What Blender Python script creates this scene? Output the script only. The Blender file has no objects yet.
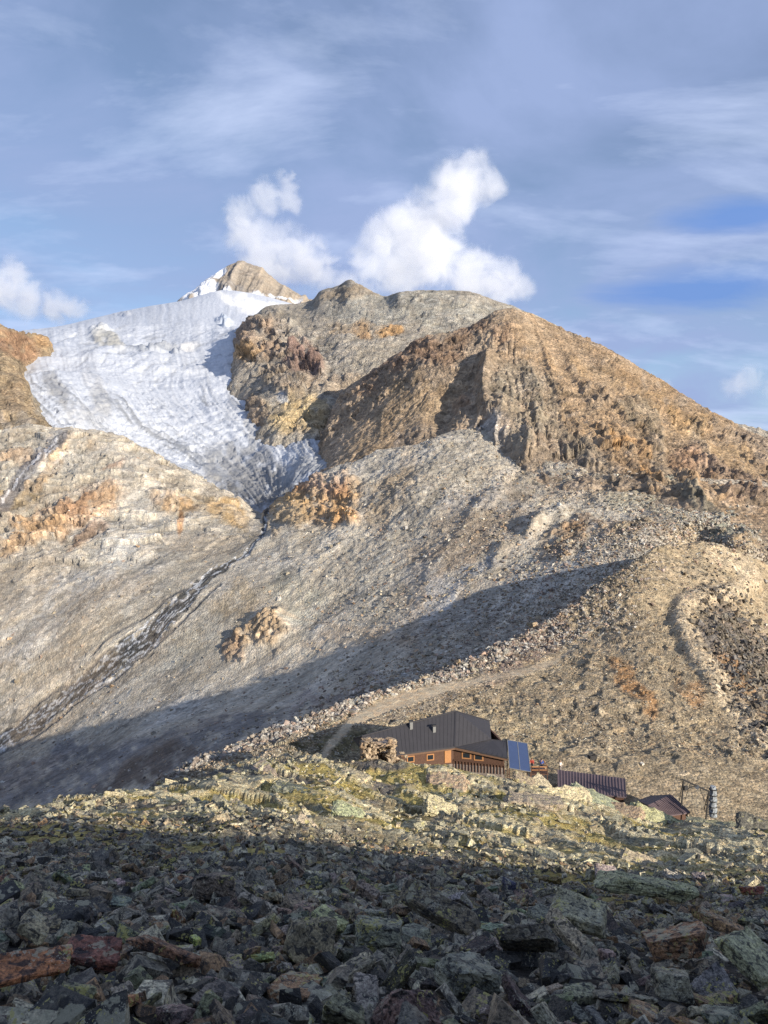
import bpy, bmesh, math, random
import numpy as np
from mathutils import Vector, Matrix

random.seed(7)
RNG = np.random.default_rng(11)
F, CX, HY = 770.0, 384.0, 480.0          # focal length, centre column and horizon row of the lens
C = bpy.context.scene.collection
SUN = np.array([0.72, -0.69, 0.30]); SUN = SUN / np.linalg.norm(SUN)

# ------------------------------------------------------------------ helpers
def W(px, py, Y):
    return np.stack([(px - CX) / F * Y, Y + 0 * px, (HY - py) / F * Y], -1)

def w1(px, py, Y):
    return Vector(((px - CX) / F * Y, Y, (HY - py) / F * Y))

def tag(o, label=None, cat=None, group=None, kind=None):
    if label: o['label'] = label
    if cat: o['category'] = cat
    if group: o['group'] = group
    if kind: o['kind'] = kind
    return o

def empty(name, loc, label, cat, group=None, rz=0.0):
    o = bpy.data.objects.new(name, None); C.objects.link(o)
    o.location = loc; o.rotation_euler = (0, 0, rz)
    return tag(o, label, cat, group)

# value noise, vectorised ------------------------------------------------
_T = np.random.default_rng(5).random(65536).astype(np.float32) * 2 - 1
def noise3(x, y, z, seed=0):
    xi = np.floor(x).astype(np.int64); yi = np.floor(y).astype(np.int64); zi = np.floor(z).astype(np.int64)
    xf = (x - xi).astype(np.float32); yf = (y - yi).astype(np.float32); zf = (z - zi).astype(np.float32)
    u = xf * xf * xf * (xf * (xf * 6 - 15) + 10); v = yf * yf * yf * (yf * (yf * 6 - 15) + 10); w = zf * zf * zf * (zf * (zf * 6 - 15) + 10)
    def h(a, b, c):
        k = (a * 73856093) ^ (b * 19349663) ^ (c * 83492791) ^ (seed * 2654435)
        k = (k ^ (k >> 13)) * 1274126177
        return _T[(k ^ (k >> 16)) & 65535]
    c00 = h(xi, yi, zi) * (1 - u) + h(xi + 1, yi, zi) * u
    c10 = h(xi, yi + 1, zi) * (1 - u) + h(xi + 1, yi + 1, zi) * u
    c01 = h(xi, yi, zi + 1) * (1 - u) + h(xi + 1, yi, zi + 1) * u
    c11 = h(xi, yi + 1, zi + 1) * (1 - u) + h(xi + 1, yi + 1, zi + 1) * u
    return (c00 * (1 - v) + c10 * v) * (1 - w) + (c01 * (1 - v) + c11 * v) * w

def fbm(P, lam, octv=5, seed=0, gain=0.5, ridged=False, aniso=(1, 1, 1)):
    x = P[..., 0] / lam * aniso[0]; y = P[..., 1] / lam * aniso[1]; z = P[..., 2] / lam * aniso[2]
    a, f, s, t = 1.0, 1.0, 0.0, 0.0
    for k in range(octv):
        n = noise3(x * f + 17.3 * k, y * f - 9.1 * k, z * f + 3.7 * k, seed + k)
        if ridged: n = 1 - 2 * np.abs(n)
        s = s + a * n; t += a; a *= gain; f *= 2.03
    return s / t

def facet(P, lam, seed=0, tilt=1.0, aniso=(1, 1, 1)):
    """broken blocks: every cell is a plane of its own height and lean"""
    Q = P / lam * np.array(aniso); B = np.floor(Q - .5).astype(np.int64)
    best = np.full(Q.shape[:-1], 9e9, np.float32); val = np.zeros(Q.shape[:-1], np.float32)
    def h(a, b, c, k):
        q = (a * 73856093) ^ (b * 19349663) ^ (c * 83492791) ^ ((seed * 7 + k) * 2654435)
        q = (q ^ (q >> 13)) * 1274126177
        return _T[(q ^ (q >> 16)) & 65535]
    for i in (0, 1):
        for j in (0, 1):
            for k in (0, 1):
                a, b, c = B[..., 0] + i, B[..., 1] + j, B[..., 2] + k
                dx = Q[..., 0] - (a + .5 + .45 * h(a, b, c, 1)); dy = Q[..., 1] - (b + .5 + .45 * h(a, b, c, 2)); dz = Q[..., 2] - (c + .5 + .45 * h(a, b, c, 3))
                d = dx * dx + dy * dy + dz * dz; m = d < best
                v = h(a, b, c, 4) * .6 + tilt * (dx * h(a, b, c, 5) + dy * h(a, b, c, 6) + dz * h(a, b, c, 7))
                best = np.where(m, d, best); val = np.where(m, v, val)
    return val

def smooth(a, b, x):
    t = np.clip((x - a) / (b - a), 0, 1); return t * t * (3 - 2 * t)

def pchip(xk, yk, x):
    """monotone cubic through knots; yk may be (n,) or (n, m); x is (k,)"""
    xk = np.asarray(xk, float); yk = np.asarray(yk, float)
    one = yk.ndim == 1
    if one: yk = yk[:, None]
    h = np.diff(xk)[:, None]; d = np.diff(yk, axis=0) / h
    m = np.zeros_like(yk)
    if len(xk) > 2:
        a, b = d[:-1], d[1:]
        w1_ = 2 * h[1:] + h[:-1]; w2_ = h[1:] + 2 * h[:-1]
        ok = (a * b) > 0
        with np.errstate(divide='ignore', invalid='ignore'):
            mm = (w1_ + w2_) / (w1_ / a + w2_ / b)
        m[1:-1] = np.where(ok, mm, 0)
    m[0] = d[0]; m[-1] = d[-1]
    x = np.clip(x, xk[0], xk[-1])
    i = np.clip(np.searchsorted(xk, x, side='right') - 1, 0, len(xk) - 2)
    t = ((x - xk[i]) / (xk[i + 1] - xk[i]))[:, None]; hh = h[i]
    r = (yk[i] * (1 + 2 * t) * (1 - t) ** 2 + m[i] * hh * t * (1 - t) ** 2
         + yk[i + 1] * t * t * (3 - 2 * t) + m[i + 1] * hh * t * t * (t - 1))
    return r[:, 0] if one else r

def mesh_np(name, V, Fc, mat, col=None, smooth_shade=True, parent=None):
    """V (n,3); Fc (m,3) or (m,4) ints"""
    me = bpy.data.meshes.new(name)
    Fc = np.asarray(Fc, np.int32); k = Fc.shape[1]
    me.vertices.add(len(V)); me.vertices.foreach_set('co', np.asarray(V, np.float32).ravel())
    me.loops.add(Fc.size); me.loops.foreach_set('vertex_index', Fc.ravel())
    me.polygons.add(len(Fc)); me.polygons.foreach_set('loop_start', np.arange(0, Fc.size, k, dtype=np.int32))
    me.polygons.foreach_set('use_smooth', np.full(len(Fc), smooth_shade))
    me.update(calc_edges=True)
    if col is not None:
        a = me.color_attributes.new('Col', 'FLOAT_COLOR', 'POINT')
        c4 = np.ones((len(V), 4), np.float32); c4[:, :3] = col
        a.data.foreach_set('color', c4.ravel())
    if mat: me.materials.append(mat)
    o = bpy.data.objects.new(name, me); C.objects.link(o)
    if parent: o.parent = parent
    return o

# terrain sheets ----------------------------------------------------------
class Sheet: pass
def polydist(px, py, pts):
    """distance, side offset and run along a polyline in image-plane angle units"""
    best = np.full(px.shape, 1e9, np.float32); off = np.zeros(px.shape, np.float32); run = np.zeros(px.shape, np.float32); s0 = 0
    for (x0, y0), (x1, y1) in zip(pts[:-1], pts[1:]):
        dx, dy = x1 - x0, y1 - y0; L = math.hypot(dx, dy)
        t = np.clip(((px - x0) * dx + (py - y0) * dy) / (L * L), 0, 1)
        qx = px - x0 - t * dx; qy = py - y0 - t * dy
        d = np.hypot(qx, qy); m = d < best
        best = np.where(m, d, best); off = np.where(m, (qx * dy - qy * dx) / L, off); run = np.where(m, s0 + t * L, run)
        s0 += L
    return best, off, run

def loft(rows, x0, x1, du, dv, pad=60, ks=1.0):
    px = np.concatenate([np.arange(x0, -pad, du * 6), np.arange(max(-pad, x0), min(768 + pad, x1), du), np.arange(768 + pad, x1, du * 6)])
    PY = []; LY = []
    for r in rows:
        r = np.array(r, float)
        PY.append(pchip(r[:, 0], r[:, 1], px)); LY.append(np.log(pchip(r[:, 0], r[:, 2], px) * ks))
    PY = np.array(PY); LY = np.array(LY)
    ts = [0.0]
    vis = (px > -40) & (px < 808)
    for k in range(len(rows) - 1):
        d = np.percentile(np.abs(PY[k + 1] - PY[k])[vis], 80)
        n = int(np.clip(d / dv, 6, 700))
        ts += list(k + np.arange(1, n + 1) / n)
    ts = np.array(ts)
    kk = np.arange(len(rows))
    A = pchip(kk, PY, ts); B = np.exp(pchip(kk, LY, ts))
    s = Sheet(); s.px = np.broadcast_to(px[None, :], A.shape).copy(); s.py = A; s.Y = B; s.t = np.broadcast_to(ts[:, None], A.shape)
    s.P = W(s.px, s.py, s.Y)
    s.calc_n = lambda: normals(s)
    s.N = normals(s)
    return s

def normals(s):
    du = np.gradient(s.P, axis=1); dv = np.gradient(s.P, axis=0)
    n = np.cross(du, dv); n /= np.linalg.norm(n, axis=-1, keepdims=True) + 1e-9
    return n

def paint(s, base, blobs, warp=14, seed=3):
    """base albedo plus coloured patches; each patch may also roughen the relief"""
    col = np.broadcast_to(np.array(base, np.float32), s.P.shape).copy()
    rough = np.zeros(s.px.shape, np.float32)
    Q = np.stack([s.px, s.py, 0 * s.px], -1)
    fn = fbm(Q, 7, 4, seed + 90)
    wx = fbm(Q, 34, 4, seed) * warp * 2; wy = fbm(Q, 34, 4, seed + 40) * warp * 2
    for b in blobs:
        cx, cy, rx, ry, ang, c, st = b[:7]; rg = b[7] if len(b) > 7 else 0
        k = min(1.0, (rx + ry) / 50)
        a = math.radians(ang); X = s.px + wx * k - cx; Yv = s.py + wy * k - cy
        u = (X * math.cos(a) + Yv * math.sin(a)) / rx; v = (-X * math.sin(a) + Yv * math.cos(a)) / ry
        m = (1 - smooth(0.62, 1.1, np.sqrt(u * u + v * v)))
        m = m * np.clip(.85 + 1.5 * fn + .5 * (m - .5), 0, 1)
        if c is not None: col += (np.array(c, np.float32) - col) * (m * st)[..., None]
        if rg: rough = np.maximum(rough, m * rg)
    return col, rough

def build(s, name, mat, col, masks=(), label=None, smooth_shade=True):
    """split the grid faces into one object per mask; masks = [(name, mask, mat, kind)]"""
    nv, nu = s.px.shape
    idx = np.arange(nv * nu).reshape(nv, nu)
    fc = np.stack([idx[:-1, :-1], idx[:-1, 1:], idx[1:, 1:], idx[1:, :-1]], -1).reshape(-1, 4)
    V = s.P.reshape(-1, 3); cl = col.reshape(-1, 3)
    left = np.ones(len(fc), bool); out = []
    for nm, mk, mt, kind in list(masks) + [(name, None, mat, 'structure')]:
        if mk is None: sel = left.copy()
        else:
            mm = mk.reshape(-1)[fc].mean(1) > 0.5; sel = mm & left; left &= ~sel
        f = fc[sel]
        if len(f) == 0: continue
        u, inv = np.unique(f, return_inverse=True)
        o = mesh_np(nm, V[u], inv.reshape(f.shape), mt, cl[u], smooth_shade)
        o['kind'] = kind
        out.append(o)
    return out

# ------------------------------------------------------------------ materials
def nt(m):
    m.use_nodes = True; t = m.node_tree; t.nodes.clear(); return t
def N(t, typ, **kw):
    n = t.nodes.new(typ)
    for k, v in kw.items():
        if k in n.inputs: n.inputs[k].default_value = v
        else: setattr(n, k, v)
    return n
def L(t, a, b): t.links.new(a, b)
def ramp(t, fac, stops):
    r = t.nodes.new('ShaderNodeValToRGB'); e = r.color_ramp.elements
    while len(e) < len(stops): e.new(0.5)
    for k, (p, c) in enumerate(stops):
        e[k].position = p; e[k].color = (*c, 1) if len(c) == 3 else c
    L(t, fac, r.inputs[0]); return r.outputs[0]
def mixc(t, fac, a, b, mode='MIX'):
    m = t.nodes.new('ShaderNodeMix'); m.data_type = 'RGBA'; m.blend_type = mode
    if isinstance(fac, (int, float)): m.inputs[0].default_value = fac
    else: L(t, fac, m.inputs[0])
    for v, k in ((a, 6), (b, 7)):
        if isinstance(v, tuple): m.inputs[k].default_value = (*v, 1)
        else: L(t, v, m.inputs[k])
    return m.outputs[2]

def terrain_mat(name, stone, bump=1.0, contrast=0.45, rough=0.95, hue=0.25, streak=None):
    """albedo attribute x stone-by-stone and blotchy variation, with relief from the same textures"""
    m = bpy.data.materials.new(name); t = nt(m)
    out = N(t, 'ShaderNodeOutputMaterial'); bs = N(t, 'ShaderNodeBsdfPrincipled', Roughness=rough)
    bs.inputs['Specular IOR Level'].default_value = 0.15
    at = N(t, 'ShaderNodeAttribute', attribute_name='Col')
    g = N(t, 'ShaderNodeNewGeometry')
    pos = g.outputs['Position']
    v1 = N(t, 'ShaderNodeTexVoronoi', Scale=1 / stone); L(t, pos, v1.inputs['Vector'])
    v2 = N(t, 'ShaderNodeTexVoronoi', Scale=0.37 / stone); L(t, pos, v2.inputs['Vector'])
    n1 = N(t, 'ShaderNodeTexNoise', Scale=0.16 / stone, Detail=8.0, Roughness=0.7); L(t, pos, n1.inputs['Vector'])
    n2 = N(t, 'ShaderNodeTexNoise', Scale=2.2 / stone, Detail=4.0, Roughness=0.7); L(t, pos, n2.inputs['Vector'])
    b1 = N(t, 'ShaderNodeSeparateColor'); L(t, v1.outputs['Color'], b1.inputs[0])
    b2 = N(t, 'ShaderNodeSeparateColor'); L(t, v2.outputs['Color'], b2.inputs[0])
    lo, hi = 1 - contrast, 1 + contrast
    k1 = ramp(t, b1.outputs[0], [(0, (lo,) * 3), (1, (hi,) * 3)])
    k2 = ramp(t, n1.outputs[0], [(0.3, (lo, lo, lo)), (0.7, (hi, hi * .98, hi * .94))])
    c = mixc(t, 1.0, at.outputs['Color'], k1, 'MULTIPLY')
    c = mixc(t, 1.0, c, k2, 'MULTIPLY')
    k3 = ramp(t, b2.outputs[0], [(0, (lo * .9,) * 3), (1, (hi * 1.1,) * 3)])
    n3 = N(t, 'ShaderNodeTexNoise', Scale=0.05 / stone, Detail=5.0, Roughness=0.6); L(t, pos, n3.inputs['Vector'])
    c = mixc(t, 1.0, c, mixc(t, ramp(t, n3.outputs[0], [(.48, (0,) * 3), (.62, (1,) * 3)]), (1.0, 1.0, 1.0), k3), 'MULTIPLY')
    c = mixc(t, 1.0, c, ramp(t, n3.outputs[0], [(.3, (1.12, 1.1, 1.06)), (.7, (.88, .89, .92))]), 'MULTIPLY')
    tint = ramp(t, b2.outputs[1], [(0, (1.12, .95, .8)), (.5, (1, 1, 1)), (1, (.9, 1.0, 1.08))])
    c = mixc(t, hue * 2, c, tint, 'MULTIPLY')
    L(t, c, bs.inputs['Base Color'])
    s1 = N(t, 'ShaderNodeMath', operation='MULTIPLY'); L(t, v1.outputs['Distance'], s1.inputs[0]); s1.inputs[1].default_value = -1.0
    s2 = N(t, 'ShaderNodeMath', operation='ADD'); L(t, s1.outputs[0], s2.inputs[0])
    s3 = N(t, 'ShaderNodeMath', operation='MULTIPLY'); L(t, n1.outputs[0], s3.inputs[0]); s3.inputs[1].default_value = 1.1
    L(t, s3.outputs[0], s2.inputs[1])
    s4 = N(t, 'ShaderNodeMath', operation='ADD'); L(t, s2.outputs[0], s4.inputs[0]); L(t, n2.outputs[0], s4.inputs[1])
    bp = N(t, 'ShaderNodeBump', Strength=min(1.0, bump), Distance=stone * 0.8 * max(1.0, bump)); L(t, s4.outputs[0], bp.inputs['Height'])
    L(t, bp.outputs[0], bs.inputs['Normal']); L(t, bs.outputs[0], out.inputs[0])
    return m

def simple_mat(name, col, rough=0.8, metal=0.0, var=0.15, scale=3.0, bump=0.0, spec=0.3):
    m = bpy.data.materials.new(name); t = nt(m)
    out = N(t, 'ShaderNodeOutputMaterial'); bs = N(t, 'ShaderNodeBsdfPrincipled', Roughness=rough, Metallic=metal)
    bs.inputs['Specular IOR Level'].default_value = spec
    tc = N(t, 'ShaderNodeTexCoord'); n = N(t, 'ShaderNodeTexNoise', Scale=scale, Detail=6.0, Roughness=0.65); L(t, tc.outputs['Object'], n.inputs['Vector'])
    c = ramp(t, n.outputs[0], [(0.25, tuple(v * (1 - var) for v in col)), (0.75, tuple(v * (1 + var) for v in col))])
    L(t, c, bs.inputs['Base Color'])
    if bump:
        bp = N(t, 'ShaderNodeBump', Strength=0.6, Distance=bump); L(t, n.outputs[0], bp.inputs['Height']); L(t, bp.outputs[0], bs.inputs['Normal'])
    L(t, bs.outputs[0], out.inputs[0]); return m

def rock_mat(name, use_obj, lichen=1.0):
    """schist: colour from the rock itself, dark crusts, pale green and yellow map lichen"""
    m = bpy.data.materials.new(name); t = nt(m)
    out = N(t, 'ShaderNodeOutputMaterial'); bs = N(t, 'ShaderNodeBsdfPrincipled', Roughness=0.6)
    bs.inputs['Specular IOR Level'].default_value = 0.35
    g = N(t, 'ShaderNodeNewGeometry'); pos = g.outputs['Position']
    if use_obj: base = N(t, 'ShaderNodeObjectInfo').outputs['Color']
    else: base = N(t, 'ShaderNodeAttribute', attribute_name='Col').outputs['Color']
    nb = N(t, 'ShaderNodeTexNoise', Scale=3.2, Detail=9.0, Roughness=0.68); L(t, pos, nb.inputs['Vector'])
    nf = N(t, 'ShaderNodeTexNoise', Scale=26.0, Detail=6.0, Roughness=0.7); L(t, pos, nf.inputs['Vector'])
    c = mixc(t, 1.0, base, ramp(t, nb.outputs[0], [(0.3, (.42, .42, .42)), (0.5, (.9, .9, .9)), (0.7, (1.6, 1.55, 1.42))]), 'MULTIPLY')
    c = mixc(t, 1.0, c, ramp(t, nf.outputs[0], [(0.38, (.42, .42, .42)), (0.62, (1.5, 1.47, 1.38))]), 'MULTIPLY')
    # black crust
    v0 = N(t, 'ShaderNodeTexNoise', Scale=9.0, Detail=5.0, Roughness=0.6, Distortion=0.6); L(t, pos, v0.inputs['Vector'])
    c = mixc(t, ramp(t, v0.outputs[0], [(0.52, (0, 0, 0)), (0.58, (.85 * lichen,) * 3)]), c, (0.022, 0.022, 0.024))
    # pale green lichen discs
    def lich(scale, thr, colr, amt, seed, wd=0.35):
        mp = N(t, 'ShaderNodeMapping'); mp.inputs['Location'].default_value = (seed, seed * 2.1, -seed); L(t, pos, mp.inputs[0])
        ds = N(t, 'ShaderNodeTexNoise', Scale=scale * 1.6, Detail=5.0); L(t, mp.outputs[0], ds.inputs['Vector'])
        ad = N(t, 'ShaderNodeVectorMath', operation='MULTIPLY_ADD'); L(t, ds.outputs['Color'], ad.inputs[0]); ad.inputs[1].default_value = (wd,) * 3; L(t, mp.outputs[0], ad.inputs[2])
        vv = N(t, 'ShaderNodeTexVoronoi', Scale=scale); L(t, ad.outputs[0], vv.inputs['Vector'])
        big = N(t, 'ShaderNodeTexNoise', Scale=scale * .22, Detail=2.0); L(t, mp.outputs[0], big.inputs['Vector'])
        mm = N(t, 'ShaderNodeMath', operation='SUBTRACT'); L(t, ramp(t, big.outputs[0], [(0.46, (0, 0, 0)), (0.7, (thr,) * 3)]), mm.inputs[0]); L(t, vv.outputs['Distance'], mm.inputs[1])
        return ramp(t, mm.outputs[0], [(0.0, (0, 0, 0)), (0.05, (amt,) * 3)]), colr
    for a in ((5.0, .62, (.44, .42, .30), .6 * lichen, 3.0), (9.0, .55, (.46, .42, .14), .75 * lichen, 11.0), (14.0, .5, (.46, .44, .34), .7 * lichen, 23.0)):
        mk, colr = lich(*a); c = mixc(t, mk, c, colr)
    c = mixc(t, 1.0, c, (1.02, .99, .93), 'MULTIPLY')
    L(t, c, bs.inputs['Base Color'])
    ad = N(t, 'ShaderNodeMath', operation='MULTIPLY_ADD'); L(t, nf.outputs[0], ad.inputs[0]); ad.inputs[1].default_value = 0.35; L(t, nb.outputs[0], ad.inputs[2])
    bp = N(t, 'ShaderNodeBump', Strength=0.9, Distance=0.09); L(t, ad.outputs[0], bp.inputs['Height']); L(t, bp.outputs[0], bs.inputs['Normal'])
    L(t, bs.outputs[0], out.inputs[0]); return m

M_near = terrain_mat('soil_near', 0.12, 1.0, .45)
M_mor = terrain_mat('moraine_rubble', 0.45, .8, .38, hue=.12)
M_val = terrain_mat('valley_scree', 0.9, .6, .24, hue=.1)
M_mtn = terrain_mat('mountain_rock', 2.2, .9, .30, hue=.1)
M_far = terrain_mat('far_rock', 7.0, .7, .15, hue=.08)
M_path = terrain_mat('path_gravel', 0.35, 0.4, .15)
M_rock_o = rock_mat('schist_boulder', True)
M_rock_a = rock_mat('schist_rubble', False)
M_dry = terrain_mat('dry_stone', 0.5, 0.8, .3)

# ------------------------------------------------------------------ foreground slope
FG = loft([
    [(-500, 1500, 2.2), (384, 1480, 2.2), (1300, 1500, 2.2)],
    [(-500, 1230, 3.0), (384, 1250, 3.0), (1300, 1280, 3.0)],
    [(-500, 1010, 6.0), (0, 1017, 6.0), (420, 1056, 6.0), (768, 1092, 6.0), (1300, 1100, 6.0)],
    [(-500, 905, 12), (0, 909, 12), (420, 949, 12), (768, 980, 12), (1300, 990, 12)],
    [(-500, 850, 25), (0, 852, 25), (256, 862, 25), (420, 887, 25), (768, 921, 25), (1300, 930, 25)],
    [(-500, 830, 44), (0, 830, 44), (256, 833, 44), (420, 860, 46), (600, 882, 47), (768, 891, 46), (1300, 910, 46)],
    [(-500, 832, 48), (0, 821, 52), (200, 810, 58), (300, 808, 62), (420, 828, 62), (600, 848, 62), (768, 860, 60), (1300, 880, 56)],
    [(-500, 836, 50), (0, 817, 57), (200, 790, 69), (300, 780, 76), (420, 795, 78), (520, 804, 78), (600, 823, 78), (768, 844, 75), (1300, 860, 66)],
    [(-500, 840, 52), (0, 816, 60), (100, 803, 66), (160, 788, 72), (200, 776, 78), (260, 764, 85), (300, 758, 88), (350, 764, 90), (400, 766, 92), (440, 770, 92),
     (470, 776, 92), (520, 786, 93), (560, 795, 94), (600, 808, 95), (640, 821, 94), (680, 827, 92), (720, 828, 90), (768, 830, 88), (1300, 860, 80)],
    [(-500, 870, 54), (0, 830, 62), (200, 800, 80), (384, 790, 95), (600, 822, 98), (768, 850, 91), (1300, 880, 84)],
    [(-500, 950, 60), (0, 900, 68), (200, 880, 88), (384, 880, 100), (600, 880, 105), (768, 900, 100), (1300, 940, 90)],
], -500, 1300, 1.15, 0.95, pad=120)
s = FG
gy = fbm(s.P, 7.0, 5, 3)
moss = smooth(-.2, .15, fbm(s.P, 5.0, 5, 77)) * smooth(13, 26, s.Y)
dirt_tone = fbm(s.P, 2.5, 4, 99)
OLV = (.43, .345, .12); ROCKG = (.25, .24, .19)
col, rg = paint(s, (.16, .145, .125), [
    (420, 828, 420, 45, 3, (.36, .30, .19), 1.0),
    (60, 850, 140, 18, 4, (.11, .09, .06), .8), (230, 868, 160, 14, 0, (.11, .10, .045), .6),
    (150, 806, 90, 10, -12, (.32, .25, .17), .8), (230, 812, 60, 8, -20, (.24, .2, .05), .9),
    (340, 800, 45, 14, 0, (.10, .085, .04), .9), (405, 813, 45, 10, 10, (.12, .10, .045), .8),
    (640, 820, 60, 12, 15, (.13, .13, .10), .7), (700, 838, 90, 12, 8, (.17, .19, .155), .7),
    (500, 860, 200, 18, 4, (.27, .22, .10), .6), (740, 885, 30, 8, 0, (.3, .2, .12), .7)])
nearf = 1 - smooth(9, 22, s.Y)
col = col * (1 - .75 * nearf[..., None])  # near ground darkened: shade of the gaps between boulders put into its colour
col += (np.array(OLV, np.float32) - col) * (moss * .9)[..., None]
col *= (1 + .25 * dirt_tone)[..., None]
far = smooth(14, 45, s.Y)
strk = fbm(np.stack([s.P[..., 0] * .8 + s.P[..., 1] * .45, s.P[..., 1] * .35 - s.P[..., 0] * .2, s.P[..., 2]], -1), 3.2, 5, 8, ridged=True)
d = (0.10 + .75 * far) * gy + (.05 + .42 * far) * strk + .16 * far * fbm(s.P, 1.1, 4, 21, ridged=True) + .05 * fbm(s.P, .8, 3, 12)
edge = smooth(1.5, 6, s.Y)
Qf = np.stack([(.86 * s.P[..., 0] - .5 * s.P[..., 1]) * .33, .5 * s.P[..., 0] + .86 * s.P[..., 1], s.P[..., 2] * .5], -1)
fb1 = facet(Qf, 3.4, 201, tilt=1.3); fb2 = facet(Qf, 1.3, 202, tilt=1.2); slabz = smooth(44, 58, s.Y)
rk = smooth(.04, .2, fb1 * .7 + .45 * gy + .25 * fb2) * slabz
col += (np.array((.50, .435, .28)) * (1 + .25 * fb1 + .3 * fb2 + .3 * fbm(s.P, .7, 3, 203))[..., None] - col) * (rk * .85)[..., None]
d = d + slabz * (.30 * fb1 + .10 * fb2)
s.P = s.P + s.N * (d * edge)[..., None]; s.N = normals(s)
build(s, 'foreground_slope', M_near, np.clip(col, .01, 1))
print('fg', s.px.shape)

# the hillside that rises behind the photographer and to the right (it shades the near scree)
gx, gyy = np.meshgrid(np.linspace(-90, 130, 330), np.linspace(-90, 60, 260))
h0 = lambda x: np.interp(x, [-90, -20, -4, 0, 4, 12, 24, 50, 71, 120], [-1.0, -1.3, -1.75, -1.78, -1.6, -.75, -.7, -2.7, -4.5, -9])
tt = np.maximum(gyy, 0) / .69
hz = np.where(gyy < 0, h0(gx) - .42 * gyy, h0(gx + .72 * tt) - .3 * tt - .8 * np.clip(gyy / 30, 0, 1))
hz = np.minimum(hz, 32)
hz = np.where((gyy > 0) & (np.abs(gx) < 1.3 * gyy + 2), hz - 2.5 * smooth(1.0, 4, gyy), hz)
HP = np.stack([gx, gyy, hz], -1)
HP[..., 2] += .35 * fbm(HP, 4, 4, 5) * smooth(2, 8, np.hypot(gx, gyy))
idx = np.arange(gx.size).reshape(gx.shape)
mesh_np('hillside', HP.reshape(-1, 3), np.stack([idx[:-1, :-1], idx[:-1, 1:], idx[1:, 1:], idx[1:, :-1]], -1).reshape(-1, 4), M_near,
        np.broadcast_to(np.array((.12, .11, .1), np.float32), (gx.size, 3)))['kind'] = 'structure'

# ------------------------------------------------------------------ moraine behind the hut
RIM = [(-500, 940, 85), (-100, 900, 95), (100, 832, 100), (180, 779, 112), (260, 737, 125), (330, 712, 137), (400, 690, 150), (460, 665, 168), (520, 638, 190),
       (560, 613, 203), (600, 586, 215), (640, 558, 228), (660, 547, 236), (700, 543, 248), (740, 552, 255), (768, 566, 262), (1300, 760, 300)]
def shift(row, dpy, ky): return [(a, b + dpy, c * ky) for a, b, c in row]
M2R = [(-500, 960, 78), (-100, 915, 85), (100, 850, 92), (180, 800, 100), (260, 776, 106), (330, 766, 112), (400, 766, 117), (600, 764, 118), (700, 766, 118), (768, 772, 118), (1300, 840, 118)]
MO = loft([
    shift(M2R, 60, .86), M2R,
    [(-500, 950, 82), (-100, 907, 90), (100, 840, 96), (180, 787, 106), (260, 752, 114), (330, 729, 126), (400, 707, 139), (460, 689, 150), (520, 676, 158), (600, 684, 152), (700, 694, 148), (768, 704, 148), (1300, 820, 150)],
    [(-500, 945, 84), (-100, 903, 93), (100, 835, 98), (180, 782, 109), (260, 743, 120), (330, 719, 132), (400, 698, 144), (460, 677, 158), (520, 656, 174), (560, 645, 182), (600, 632, 186), (650, 612, 195), (700, 606, 205), (768, 640, 210), (1300, 790, 220)],
    RIM, shift(RIM, 12, 1.05), shift(RIM, 40, 1.1)], -500, 1300, 1.1, 0.95)
s = MO
LT = (.38, .30, .195)
col, rg = paint(s, (.33, .265, .175), [
    (560, 600, 60, 16, -38, (.30, .22, .17), .7), (520, 650, 70, 22, -30, (.27, .20, .165), .8), (430, 690, 90, 16, -25, (.31, .26, .2), .8), (260, 750, 110, 14, -28, (.33, .29, .21), .8),
    (330, 745, 60, 20, -10, (.14, .12, .06), .85), (635, 690, 16, 34, -40, (.36, .2, .09), .8), (690, 690, 10, 26, -30, (.4, .22, .1), .6), (738, 650, 34, 62, -32, (.19, .155, .125), .95, 1.0),  # dark olive patch at the hollow: grass with its shade put into the colour
    (720, 640, 22, 18, 20, (.17, .15, .13), .9, 1.0), (750, 700, 14, 60, -35, (.36, .21, .10), .7), (700, 580, 60, 10, 8, (.36, .29, .2), .7),
    (600, 640, 50, 30, 0, (.35, .28, .19), .6), (470, 740, 120, 30, 0, (.37, .30, .18), .5)], 10)
road = [(768, 738), (725, 695), (695, 655), (680, 625), (682, 606), (705, 598), (735, 592), (752, 582), (742, 566), (715, 553)]
rd, ro, rr = polydist(s.px, s.py, road)
rb = 1 - smooth(6, 13, rd); col += (np.array((.46, .375, .26)) - col) * (rb * .85)[..., None]
# trodden path from the hut
tr1 = [(318, 765), (330, 745), (352, 722), (385, 706), (420, 694), (462, 684), (520, 672), (555, 662)]
tr2 = [(555, 662), (572, 650), (590, 630), (585, 610)]
p1, o1, r1 = polydist(s.px, s.py, tr1); p2, _, _ = polydist(s.px, s.py, tr2)
wd = 2.0 + 4.5 * np.exp(-((r1 - 105) / 55.) ** 2)
jit = 1.2 * fbm(s.P, 3.0, 3, 31)
pm = (p1 + jit < wd) | (p2 + jit < 1.6)
pc = np.maximum(1 - smooth(0, 4, p1 - wd), .7 * (1 - smooth(0, 3, p2 - 1)))
col += (np.array((.47, .38, .26)) - col) * (pc * .85)[..., None]
rub = fbm(s.P, 1.3, 4, 14, ridged=True)
rimz = smooth(2.9, 3.6, s.t) * (1 - smooth(620, 680, s.px))
d = 1.5 * fbm(s.P, 16, 5, 9) + .35 * facet(s.P, 3.5, 304) + (.28 + .5 * rimz + 1.0 * rg) * rub + .7 * rg * fbm(s.P, 5, 5, 4, ridged=True) + (1.5 + .3 * fbm(s.P, 6, 3, 305)) * (1 - smooth(3, 15, rd)) * smooth(50, 90, rr) * (1 - smooth(230, 290, rr))
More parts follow.
